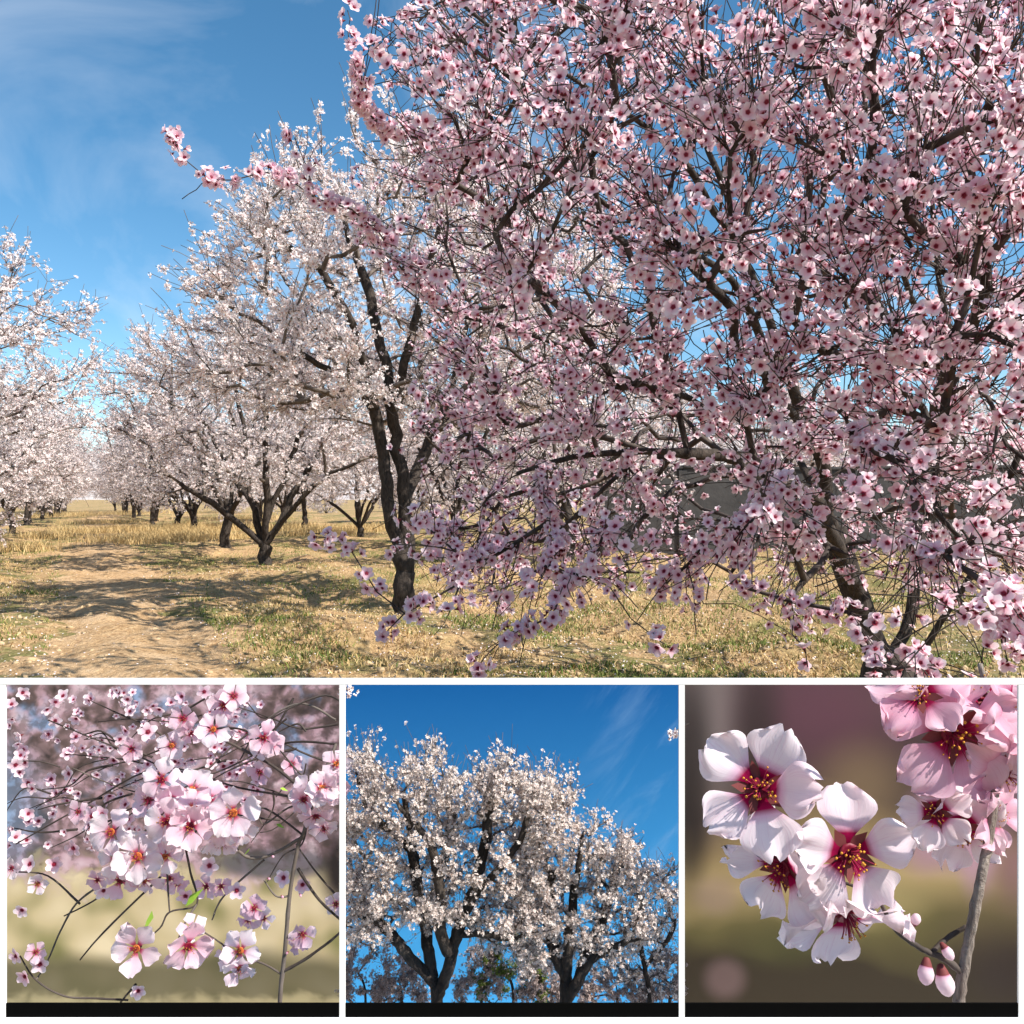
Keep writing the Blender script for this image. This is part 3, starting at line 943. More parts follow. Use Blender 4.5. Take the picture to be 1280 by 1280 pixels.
# ------------------------------------------------------------------ grass, clods and fallen petals
def ground_pts(n, rg, y0=6.5, y1=45, mask=None, spread=1.3):
    out = []
    tot = 0
    while tot < n:
        D = y0 * (y1 / y0) ** rg.random(n)
        x = rg.uniform(-.64, .64, n) * D * spread
        k = np.ones(n, bool) if mask is None else mask(x, D, rg)
        out.append(np.stack([x[k], D[k]], -1)); tot += k.sum()
    o = np.concatenate(out)[:n]
    return np.column_stack([o, ground_h(o[:, 0], o[:, 1])])
def blades(name, pts, h, w, rg, m, lean=.5):
    n = len(pts)
    a = rg.uniform(0, 6.28, n); ca, sa = np.cos(a), np.sin(a)
    hh_ = h * rg.uniform(.4, 1.3, n); ww = w * rg.uniform(.7, 1.4, n)
    ln = rg.normal(0, lean, (n, 2)) * hh_[:, None]
    b0 = pts + np.column_stack([ca * ww, sa * ww, -.01 * np.ones(n)]); b1 = pts - np.column_stack([ca * ww, sa * ww, .01 * np.ones(n)])
    md = pts + np.column_stack([ln * .35, hh_ * .6]); tp = pts + np.column_stack([ln, hh_])
    m0 = md + np.column_stack([ca * ww * .6, sa * ww * .6, np.zeros(n)]); m1 = md - np.column_stack([ca * ww * .6, sa * ww * .6, np.zeros(n)])
    V = np.stack([b0, b1, m1, m0, tp], 1).reshape(-1, 3)
    o = np.arange(n)[:, None] * 5
    return mesh_np(name, V, [np.array([[0, 1, 2, 3]]) + o, np.array([[3, 2, 4]]) + o], m, {'rnd': np.repeat(rg.random(n), 5)})
def grass_mat(name, a, b_):
    m, t, b = mat(name, .7)
    c = mixc(t, nn(t, 'ShaderNodeAttribute', attribute_name='rnd').outputs['Fac'], a, b_)
    t.links.new(c, b.inputs['Base Color'])
    return m
M['straw'] = grass_mat('dry straw grass', (.35, .22, .08), (.66, .49, .24))
M['green'] = grass_mat('green grass', (.06, .10, .015), (.20, .23, .05))
gm = SNoise(21, 3.2); gm2 = SNoise(22, 1.1)
rg = np.random.default_rng(31)
def offpath(x, y): return np.abs(x - path_x(y)) > 1.1 + .5 * gm2(x, y)
def m_green(x, y, q): return (gm(x, y) + .5 * gm2(x, y) + q.normal(0, .3, len(x)) > .35 - .3 * (x > -1)) & (np.abs(x - path_x(y)) > .9)
def m_dry(x, y, q): return (gm(x + 50, y) + .6 * gm2(x, y) + q.normal(0, .5, len(x)) > .1) & offpath(x, y)
tag(mobj('grass', blades('grass', ground_pts(76000, rg, 6.5, 45, m_green), .055, .006, rg, M['green'], .7)), 'short green grass in patches over the orchard floor', 'grass', kind='stuff')
tag(mobj('dry_grass', blades('dry_grass', ground_pts(80000, rg, 6.5, 50, m_dry), .05, .006, rg, M['straw'], 1.1)), 'flattened straw coloured dry grass on the orchard floor', 'grass', kind='stuff')
# tall dry grass clumps beyond the near trees
cl = []
for px, py, w_, n_ in ((215, 676, 2.1, 7200), (165, 664, 2.6, 5600), (100, 645, 5.0, 1800), (300, 650, 3.5, 1800), (200, 642, 8.0, 2000), (40, 648, 3.5, 1500), (255, 664, 1.5, 2600), (400, 668, 1.6, 1500), (355, 662, 2.0, 1800), (130, 655, 2.0, 1500), (60, 672, 1.0, 900), (460, 662, 2.2, 1500), (30, 690, .8, 600)):
    g_ = gp(px, py)
    xy = g_[:2] + rg.normal(0, 1, (n_, 2)) * [w_ * .55, w_ * .6]
    cl.append(np.column_stack([xy, ground_h(xy[:, 0], xy[:, 1])]))
tag(mobj('tall_dry_grass', blades('tall_dry_grass', np.concatenate(cl), .34, .009, rg, M['straw'], .45)), 'tall straw coloured grass clumps standing beyond the near trees', 'grass', kind='stuff')
# clods and stones
M['clod'] = plain('earth clods', (.46, .33, .19), .95)
icv = np.array([[0, 0, 1], [.9, 0, .2], [.25, .85, .25], [-.75, .5, .2], [-.7, -.55, .15], [.3, -.85, .25], [0, 0, -.6]], float)
icf = np.array([[0, 1, 2], [0, 2, 3], [0, 3, 4], [0, 4, 5], [0, 5, 1], [6, 2, 1], [6, 3, 2], [6, 4, 3], [6, 5, 4], [6, 1, 5]])
cpn = ground_pts(13500, rg, 6.5, 30)
cs = np.minimum(rg.lognormal(-4.1, .6, len(cpn)), .06)
Rc = frames(rg.normal(0, .4, (len(cpn), 3)) + [0, 0, 1], rg.uniform(0, 6.28, len(cpn)))
Vc = np.einsum('nij,vj->nvi', Rc, icv * [1, 1, .7]) * (cs[:, None, None] * rg.uniform(.7, 1.3, (len(cpn), 1, 3))) + cpn[:, None, :]
tag(mobj('earth_clods', mesh_np('earth_clods', Vc.reshape(-1, 3), [(icf[None] + (np.arange(len(cpn)) * 7)[:, None, None]).reshape(-1, 3)], M['clod'])),
    'loose tan clods and stones scattered over the dry soil', 'soil', kind='stuff')
# fallen petals
M['fallen'] = plain('fallen petals', (.80, .70, .68), .8)
pv = np.array([[-.5, -.4, 0], [.5, -.4, .12], [.55, .4, 0], [-.45, .45, .15]]) * .015
fp = ground_pts(10500, rg, 6.5, 24); fp[:, 2] += .016
Rf = frames(rg.normal(0, .35, (len(fp), 3)) + [0, 0, 1], rg.uniform(0, 6.28, len(fp)))
Vf = np.einsum('nij,vj->nvi', Rf, pv) + fp[:, None, :]
tag(mobj('fallen_petals', mesh_np('fallen_petals', Vf.reshape(-1, 3), [(np.arange(4)[None] + (np.arange(len(fp)) * 4)[:, None])], M['fallen'])),
    'pale fallen petals strewn over the soil', 'petals', kind='stuff')

# ------------------------------------------------------------------ the white collage frame standing for collage gutters and caption bars, three bays before the orchard
DC, DB = 1.50, 2.15                                       # front frame and back panels
def prect(x0, y0, x1, y1, D, d0, d1):
    a, b_ = P(x0, y1, D), P(x1, y0, D)
    return (a[0], D + d0, a[2]), (b_[0], D + d1, b_[2])
m, t, b = mat('white painted wood', .55)
co = nn(t, 'ShaderNodeTexCoord').outputs['Object']
c = mixc(t, noise(t, 40, 4, .6, co), (.78, .78, .77), (.84, .84, .835))
t.links.new(c, b.inputs['Base Color']); bump(t, b, noise(t, 120, 3, .5, co), .08, .002)
M['paint'] = m
M['black'] = plain('black caption bar', (.002, .002, .002), .95)
M['black'].node_tree.nodes['Principled BSDF'].inputs['Specular IOR Level'].default_value = 0.05
case = empty('collage_frame', (0, DC, 0), 'white painted collage frame with three square bays and black caption bars', 'collage frame')
def cpart(name, lo, hi, m, bev=.0004):
    sh = np.array([0, DC, 0])
    return mobj(name, box_mesh(name, np.array(lo) - sh, np.array(hi) - sh, m, bev), case)
zt = P(0, 848, DC)[2]; zb = P(0, 1300, DC)[2]
cpart('top_rail', *prect(-12, 848, 1292, 856, DC, 0, .004), M['paint'])
for x0, x1 in ((-12, 7), (424, 431.5), (848.5, 856), (1273, 1292)):
    cpart('stile', *prect(x0, 856.3, x1, 1271.7, DC, 0, .004), M['paint'])
cpart('bottom_rail', *prect(-12, 1272, 1292, 1300, DC, -.003, .012), M['paint'])
for x0, x1 in ((7.2, 423.8), (431.7, 848.3), (856.2, 1272.8)):
    cpart('caption_bar', *prect(x0, 1254.5, x1, 1271.8, DC, .0005, .0035), M['black'], 0)
zf = .27
cpart('floor_board', (-1.28, DC + .014, zf - .02), (1.28, DB + .03, zf), M['paint'])
cpart('apron', (-.89, DC - .001, zf - .02), (.89, DC + .011, zb - .0005), M['paint'])
for x_ in (-1.0, 1.0):
    for y_ in (DC + .05, DB - .02):
        cpart('leg', (x_ - .02, y_ - .02, -.03), (x_ + .02, y_ + .02, zf - .021), M['paint'])

def print_mat(name):
    m, t, b = mat(name, .85)
    g = nn(t, 'ShaderNodeTexCoord').outputs['Generated']
    sp = nn(t, 'ShaderNodeSeparateXYZ'); t.links.new(g, sp.inputs[0])
    cb = nn(t, 'ShaderNodeCombineXYZ'); t.links.new(sp.outputs[0], cb.inputs[0]); t.links.new(sp.outputs[2], cb.inputs[1])
    return m, t, b, cb.outputs[0], sp.outputs[0], sp.outputs[2]
def blob(t, vec, x, y, rx, ry, soft):
    s = nn(t, 'ShaderNodeVectorMath', operation='SUBTRACT'); t.links.new(vec, s.inputs[0]); s.inputs[1].default_value = (x, y, 0)
    q = nn(t, 'ShaderNodeVectorMath', operation='MULTIPLY'); t.links.new(s.outputs[0], q.inputs[0]); q.inputs[1].default_value = (1 / rx, 1 / ry, 0)
    l = nn(t, 'ShaderNodeVectorMath', operation='LENGTH'); t.links.new(q.outputs[0], l.inputs[0])
    return maprange(t, l.outputs['Value'], 1 + soft, 1 - soft)
EX0, EX1 = 0.0, 0.0
def panel(x0, x1, m, label):
    a, b_ = P(x0, 1262, DB), P(x1, 852.2, DB)
    me = box_mesh('back_panel', (a[0] + .0006, 0, zf + .001 - 0), (b_[0] - .0006, .012, b_[2]), m)
    o = mobj('back_panel', me); o.location = (0, DB, 0)
    tag(o, label, 'panel')
    return o
# bay 1: soft printed picture of a blossoming orchard
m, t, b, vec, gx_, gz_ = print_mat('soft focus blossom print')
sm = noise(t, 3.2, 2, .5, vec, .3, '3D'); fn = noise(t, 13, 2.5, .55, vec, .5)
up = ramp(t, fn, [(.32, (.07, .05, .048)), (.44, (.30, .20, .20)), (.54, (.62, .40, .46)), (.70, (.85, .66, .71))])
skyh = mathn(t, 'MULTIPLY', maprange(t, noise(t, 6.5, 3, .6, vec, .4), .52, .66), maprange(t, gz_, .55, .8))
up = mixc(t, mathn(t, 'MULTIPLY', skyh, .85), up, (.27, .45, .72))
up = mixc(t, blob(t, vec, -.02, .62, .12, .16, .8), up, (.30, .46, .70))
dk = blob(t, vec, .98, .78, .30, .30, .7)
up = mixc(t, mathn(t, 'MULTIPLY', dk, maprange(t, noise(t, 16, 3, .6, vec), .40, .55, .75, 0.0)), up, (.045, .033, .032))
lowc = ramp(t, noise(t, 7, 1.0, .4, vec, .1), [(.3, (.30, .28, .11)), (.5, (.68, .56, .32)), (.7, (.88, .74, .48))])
lowc = mixc(t, mathn(t, 'MULTIPLY', maprange(t, mathn(t, 'ADD', gz_, mathn(t, 'MULTIPLY', sm, .14)), .30, .22), .85), lowc, (.10, .092, .045))  # dark band of ground shade put into the print colour
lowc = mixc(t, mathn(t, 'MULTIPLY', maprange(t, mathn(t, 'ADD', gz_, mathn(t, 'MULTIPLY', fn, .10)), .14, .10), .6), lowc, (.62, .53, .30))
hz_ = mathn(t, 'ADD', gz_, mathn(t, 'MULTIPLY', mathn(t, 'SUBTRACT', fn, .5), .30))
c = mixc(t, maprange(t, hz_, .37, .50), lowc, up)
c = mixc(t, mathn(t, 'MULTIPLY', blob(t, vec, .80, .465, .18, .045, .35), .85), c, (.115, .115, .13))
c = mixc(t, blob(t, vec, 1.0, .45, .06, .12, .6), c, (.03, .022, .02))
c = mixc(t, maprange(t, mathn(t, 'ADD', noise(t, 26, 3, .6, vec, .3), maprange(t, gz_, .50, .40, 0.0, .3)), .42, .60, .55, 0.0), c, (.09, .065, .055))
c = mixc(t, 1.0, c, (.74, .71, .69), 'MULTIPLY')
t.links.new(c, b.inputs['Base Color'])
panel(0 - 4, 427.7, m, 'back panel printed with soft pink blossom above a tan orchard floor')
# bay 2: sky gradient and cirrus painted into the board's blue
m, t, b, vec, gx_, gz_ = print_mat('deep blue sky print')
mp0 = nn(t, 'ShaderNodeMapping'); mp0.inputs['Rotation'].default_value = (0, 0, -.85)
mpn = nn(t, 'ShaderNodeMapping'); mpn.inputs['Scale'].default_value = (1.0, 4.0, 1)
t.links.new(vec, mp0.inputs[0]); t.links.new(mp0.outputs[0], mpn.inputs[0])
ci = maprange(t, noise(t, 2.6, 6, .6, mpn.outputs[0], .5), .48, .80)
ci = mathn(t, 'MULTIPLY', ci, maprange(t, gx_, .62, .95))
c = mixc(t, maprange(t, gz_, .25, 1.0, 0, 1, False), (.075, .46, .88), (.0, .135, .40))
c = mixc(t, mathn(t, 'MULTIPLY', ci, .5), c, (.36, .58, .82))
c = mixc(t, 1.0, c, (.66, .68, .72), 'MULTIPLY')
t.links.new(c, b.inputs['Base Color'])
panel(427.7, 852.2, m, 'deep blue back panel painted with a sky gradient and faint cirrus wisps')
# bay 3: dark brown to olive blur
m, t, b, vec, gx_, gz_ = print_mat('soft focus brown print')
sm = noise(t, 2.4, 2, .5, vec, .3)
zz = mathn(t, 'ADD', gz_, mathn(t, 'MULTIPLY', mathn(t, 'SUBTRACT', sm, .5), .45))
c = ramp(t, zz, [(.16, (.05, .036, .018)), (.27, (.17, .145, .05)), (.40, (.58, .44, .20)), (.52, (.36, .26, .12)), (.64, (.11, .072, .056)), (.85, (.095, .06, .06)), (1.0, (.14, .095, .09))])
for (x, y, rx, ry, s_, col, a_) in [
    (.09, .93, .07, .26, .9, (.36, .30, .28), .75), (.02, .55, .05, .16, .7, (.03, .022, .018), .8), (.42, .93, .20, .16, .9, (.20, .08, .115), .8), (.03, .80, .05, .2, .8, (.035, .026, .022), .8), (.22, .85, .06, .2, .8, (.05, .036, .032), .7), (.55, .35, .12, .06, .9, (.62, .52, .22), .5), (.3, .22, .12, .05, .8, (.10, .10, .03), .6),
    (.80, .55, .12, .10, .6, (.62, .38, .50), .75), (.73, .60, .07, .08, .7, (.60, .36, .48), .7), (.86, .47, .05, .10, .6, (.66, .40, .52), .7), (.70, .50, .06, .06, .7, (.55, .33, .42), .6),
    (.97, .43, .06, .10, .7, (.34, .16, .22), .7), (.92, .30, .13, .10, .8, (.16, .12, .06), .7), (.94, .16, .10, .10, .8, (.045, .03, .025), .8),
    (.125, .125, .055, .055, .55, (.34, .22, .22), .45), (.10, .37, .06, .05, .6, (.40, .27, .25), .45), (.52, .70, .10, .10, .9, (.36, .26, .14), .6), (.88, .70, .10, .10, .7, (.50, .27, .40), .7)]:
    c = mixc(t, mathn(t, 'MULTIPLY', blob(t, vec, x, y, rx, ry, s_), a_), c, col)
c = mixc(t, 1.0, c, (.54, .51, .50), 'MULTIPLY')
t.links.new(c, b.inputs['Base Color'])
panel(852.2, 1284, m, 'back panel printed with a soft brown and olive blur')

# ------------------------------------------------------------------ large blossoms with petals, stamens and anthers of their own
def rot_from(nrm, spin):
    return frames(np.array([nrm], float), np.array([spin], float))[0]
def trim(V, qd, M4, ploc):
    """drop faces that would stand above the case's top rail"""
    Wd = V @ np.array(M4.to_3x3()).T + np.array(M4.translation) + np.asarray(ploc)
    bad = proj(Wd)[1] < 851.5
    return qd[~bad[qd].any(axis=1)]
def big_blossom(parent, ploc, pos, nrm, R_, spin, mt, seed, tilt=.30, var=.22, npet=5, res=13, skip=(), heart='heart', stam=26, W=.44, tilts=None):
    q = np.random.default_rng(seed)
    Rm_ = rot_from(nrm, spin)
    M4 = Matrix.Translation(Vector(np.asarray(pos) - np.asarray(ploc))) @ Matrix([list(a) for a in Rm_]).to_4x4() @ Matrix.Scale(R_, 4)
    # heart: a little bowl, the part that carries the rest
    a = np.arange(10) * 2 * PI / 10
    prof = [(.03, -.30), (.10, -.26), (.135, -.10), (.15, .02), (.17, .07), (.10, .045), (.02, .05)]
    V = np.concatenate([np.stack([np.cos(a) * rr, np.sin(a) * rr, np.full(10, z)], -1) for rr, z in prof])
    qd = np.array([[i * 10 + j, i * 10 + (j + 1) % 10, (i + 1) * 10 + (j + 1) % 10, (i + 1) * 10 + j] for i in range(len(prof) - 1) for j in range(10)])
    o = mobj('blossom', mesh_np('blossom', V, [qd], [M[heart], M['calyx']], smooth=True, mat_idx=[1] * 30 + [0] * 30), parent)
    o.matrix_local = M4
    for k in range(npet):
        if k in skip: continue
        tl = (tilts[k] if tilts else tilt + q.uniform(-var, var))
        V, qd, tt, vv = petal(res, res, 1.0 * q.uniform(.92, 1.06), W * q.uniform(.92, 1.1), tl, q.uniform(.1, .5), q.uniform(.05, .16), q.uniform(.16, .36), q.uniform(0, 6.28), q.uniform(-.45, .15))
        V = rotz(V + np.array([.10, 0, .015 * (k % 2)]), 2 * PI * k / npet + q.uniform(-.1, .1))
        qd = trim(V, qd, M4, ploc)
        if len(qd) < 4: continue
        mobj('petal', mesh_np('petal', V, [qd], M[mt], {'t': tt, 'v': vv, 'rnd': np.full(len(V), q.random())}, True), o)
    if res >= 10:
        for k in range(5):
            a_ = 2 * PI * (k + .5) / 5
            sv = np.array([[.08, -.07, .0], [.08, .07, .0], [.26, .10, .03], [.26, -.10, .03], [.45, 0, .10]])
            sq = trim(rotz(sv, a_), np.array([[0, 1, 2, 3], [3, 2, 4, 4]]), M4, ploc)
            if len(sq) == 2:
                mobj('sepal', mesh_np('sepal', rotz(sv, a_), [np.array([[0, 3, 2, 1]]), np.array([[3, 4, 2]])], M['calyx']), o)
    if stam:
        ft, av, af, nvv = Tubes(), [], [], 0
        for k in range(stam):
            an, sp_ = q.uniform(0, 6.28), q.uniform(.05, 1.0)
            L = q.uniform(.16, .40)
            d = np.array([math.cos(an) * sp_, math.sin(an) * sp_, 1.0]); d /= np.linalg.norm(d)
            b0 = np.array([math.cos(an), math.sin(an), 0]) * .10 * sp_ + [0, 0, .04]
            p1 = b0 + d * L * .55 + np.array([0, 0, .03]); p2 = b0 + d * L
            ft.add([b0, p1, p2], [.010, .008, .007], 3)
            s_ = q.uniform(.016, .030)
            av.append(icv * s_ * [1, 1, .8] + p2); af.append(icf + nvv); nvv += 7
        mobj('filaments', ft.mesh('filaments', M['filament']), o)
        mobj('anthers', mesh_np('anthers', np.concatenate(av), [np.concatenate(af)], M['anther'], smooth=True), o)
    return o
def big_bud(parent, ploc, pos, nrm, R_, mt, seed=0):
    v, f, tt, mi = bud_base(0, 12, ((-.34, .07), (-.30, .13), (-.1, .22), (.05, .26), (.12, .30), (.35, .37), (.55, .35), (.75, .25), (.86, .12), (.9, .02)), (.05, .05, .1, .2, .3, .5, .7, .8, .9, .9), 3)
    o = mobj('bud', mesh_np('bud', v, [f], [M[mt], M['heart'], M['calyx']], {'t': tt, 'rnd': np.zeros(len(v)), 'v': np.zeros(len(v))}, True, mi), parent)
    o.matrix_local = Matrix.Translation(Vector(np.asarray(pos) - np.asarray(ploc))) @ Matrix([list(a) for a in rot_from(nrm, seed)]).to_4x4() @ Matrix.Scale(R_, 4)
    return o
def twig(parent, ploc, pxpts, r0, r1, m='twig', name='twig', sides=7, knots=0, seed=0):
    L = smooth_line([P(*p) for p in pxpts]) - np.asarray(ploc)
    rr = np.linspace(r0, r1, len(L))
    if knots:
        q = np.random.default_rng(seed); rr = rr * (1 + .14 * (q.random(len(L)) < .2)) 
        L[1:-1] += q.normal(0, r0 * .05, (len(L) - 2, 3))
    T_ = Tubes(); T_.add(L, rr, sides)
    return mobj(name, T_.mesh(name, M[m]), parent)
def px2(d, D): return d / F * D

# ---- right bay
DR = 1.66
A0 = P(1200, 1262, DR); A0[2] = zf
sp1 = empty('blossom_branch', A0, 'huge pale pink blossoms with crimson hearts on a pale twig before brown blur', 'branch')
twig(sp1, A0, [(1196, 1330, DR), (1198, 1262, DR), (1205, 1210, DR), (1216, 1150, DR), (1226, 1100, DR), (1236, 1050, DR + .02)], .0105, .0085, 'bark_pale', 'stem', 10, 1, 3)
twig(sp1, A0, [(1202, 1215, DR), (1180, 1198, DR), (1160, 1190, DR), (1140, 1178, DR), (1118, 1160, DR + .01), (1090, 1110, DR + .01), (1060, 1072, DR - .01)], .007, .003, 'twig', 'twig', 8, 1, 4)
twig(sp1, A0, [(1165, 1190, DR), (1185, 1172, DR + .02), (1208, 1158, DR + .02)], .005, .004, 'twig', 'twig', 8, 1, 5)
twig(sp1, A0, [(1096, 1118, DR + .01), (1030, 1095, DR + .03), (985, 1085, DR + .02)], .003, .0025, 'twig', 'twig')
twig(sp1, A0, [(1030, 1095, DR + .03), (985, 1040, DR + .03), (950, 990, DR)], .003, .0025, 'twig', 'twig')
twig(sp1, A0, [(1096, 1118, DR + .01), (1075, 1135, DR + .03), (1058, 1140, DR + .02)], .003, .0025, 'twig', 'twig')
big_blossom(sp1, A0, P(950, 986, DR - .02), (-.25, -.85, .42), px2(77, DR), 1.25, 'pale', 5, tilts=[.62, .28, .05, .2, .9], stam=34)
big_blossom(sp1, A0, P(978, 1082, DR + .02), (-.72, -.62, -.28), px2(76, DR), .4, 'pale', 6, tilt=.5, stam=30)
big_blossom(sp1, A0, P(1060, 1066, DR - .045), (.02, -.98, .12), px2(77, DR), 1.5, 'pale', 7, tilts=[.2, .45, .3, .12, .34], stam=34)
big_blossom(sp1, A0, P(1058, 1142, DR + .005), (.10, -.72, -.68), px2(80, DR), .9, 'pale', 9, tilt=.28, stam=18)
for (x, y, nx, nz, l) in ((1158, 1212, -.2, -1, 26), (1178, 1222, .15, -1, 30), (1180, 1190, .3, -.5, 18), (1143, 1160, .1, .8, 16)):
    big_bud(sp1, A0, P(x, y - 6, DR - .01), (nx, -.3, nz), px2(l, DR), 'pale')
# the rose cluster hanging into the corner, on the same stem higher up
twig(sp1, A0, [(1236, 1050, DR + .02), (1245, 980, DR + .03), (1240, 900, DR + .04), (1225, 830, DR + .05)], .0085, .005, 'bark_pale', 'stem', 9, 1, 8)
for k, (x, y, nx, nz, rad_, sp_, mt, sd_) in enumerate([
    (1190, 916, -.12, .10, 92, .2, 'rose', 21), (1266, 884, .5, .15, 82, .9, 'rose', 22), (1222, 866, .1, .75, 70, 1.4, 'rose', 23), (1150, 868, -.5, .6, 62, .5, 'rose', 24),
    (1250, 960, .35, -.45, 74, .1, 'rose', 25), (1200, 1032, -.2, -.25, 62, .7, 'pale', 26), (1170, 1015, -.6, .0, 46, 1.9, 'pale', 27), (1240, 1020, .6, .2, 48, 2.3, 'rose', 28)]):
    big_blossom(sp1, A0, P(x, y, DR + .03 + .012 * (k % 3)), (nx, -.9, nz), px2(rad_, DR), sp_, mt, sd_, tilt=.32, stam=26 if k != 2 else 14)
    twig(sp1, A0, [(x, y, DR + .045 + .012 * (k % 3)), ((x + 1240) / 2, y + 8, DR + .075), (1240, y + 18, DR + .045)], .002, .0025, 'twig', 'twig')

# ---- left bay
DL = 1.64
A1 = P(352, 1262, DL); A1[2] = zf
sp2 = empty('blossom_spray', A1, 'spray of many mid sized pink white blossoms on crooked twigs before pink blur', 'branch')
twig(sp2, A1, [(348, 1340, DL), (350, 1250, DL), (356, 1190, DL), (362, 1120, DL), (372, 1060, DL), (380, 1040, DL), (392, 1000, DL + .02), (420, 930, DL + .05)], .0044, .003, 'twig_grey', 'stem', 8, 1, 1)
TW = [[(380, 1045, 0), (340, 1068, 0), (312, 1072, 0), (290, 1058, -.01), (250, 1035, -.02), (215, 1010, -.02), (180, 1040, -.02), (150, 1060, -.02)],
      [(372, 1085, .0), (395, 1120, -.01), (420, 1145, .0), (440, 1160, 0)], [(352, 1215, 0), (380, 1200, 0), (418, 1172, 0), (440, 1150, 0)],
      [(362, 1120, 0), (345, 1120, 0), (330, 1100, 0)], [(352, 1218, 0), (330, 1205, 0), (290, 1190, -.01), (275, 1178, -.02), (255, 1165, -.02)],
      [(230, 1050, -.01), (238, 1090, -.01), (246, 1130, -.01), (212, 1140, -.02), (200, 1160, -.02), (175, 1180, -.02)], [(246, 1130, -.01), (228, 1160, -.03), (222, 1180, -.03)],
      [(208, 1060, -.01), (210, 1110, -.01), (212, 1140, -.02)],
      [(380, 1045, 0), (340, 1015, .0), (320, 1010, 0), (290, 1020, -.01)], [(392, 1000, .02), (360, 1010, .02), (330, 1030, .01), (322, 1012, 0)],
      [(392, 1000, .02), (345, 960, .06), (300, 935, .08), (275, 920, .09), (268, 890, .09), (280, 870, .09)], [(420, 930, .05), (350, 930, .09), (250, 970, .1), (160, 940, .11), (60, 900, .12)],
      [(420, 900, .06), (370, 880, .1), (300, 925, .1), (230, 985, .1), (170, 990, .11), (90, 960, .12)], [(430, 880, .06), (400, 870, .08), (330, 905, .09), (300, 950, .09)],
      [(420, 990, .06), (385, 975, .05), (360, 950, .06), (330, 910, .08)], [(430, 1130, .05), (395, 1090, .04), (370, 1055, .03)],
      [(160, 1250, .02), (120, 1248, .02), (80, 1245, .02), (45, 1225, .02), (25, 1195, .03)], [(170, 1230, .02), (155, 1248, .02), (150, 1262, .02), (148, 1340, .02)],
      [(120, 1110, .08), (95, 1130, .08), (75, 1165, .07), (60, 1200, .05), (45, 1225, .02)], [(200, 1075, .06), (150, 1105, .08), (110, 1130, .08), (80, 1145, .08)], [(212, 1085, .05), (130, 1165, .07), (100, 1200, .07)],
      [(330, 1075, .04), (280, 1120, .05), (265, 1150, .05)], [(100, 1130, .08), (60, 1095, .09), (20, 1090, .1)], [(392, 1000, .02), (300, 985, .09), (200, 960, .1), (100, 1010, .11), (20, 1055, .12)]]
for k, q in enumerate(TW):
    thick = .0032 if k in (0, 1, 2, 10) else .0022
    twig(sp2, A1, [(x, y, DL + d) for x, y, d in q], thick, thick * .6, 'twig_grey' if k % 3 == 0 else 'twig', 'twig', 6, 1, k)
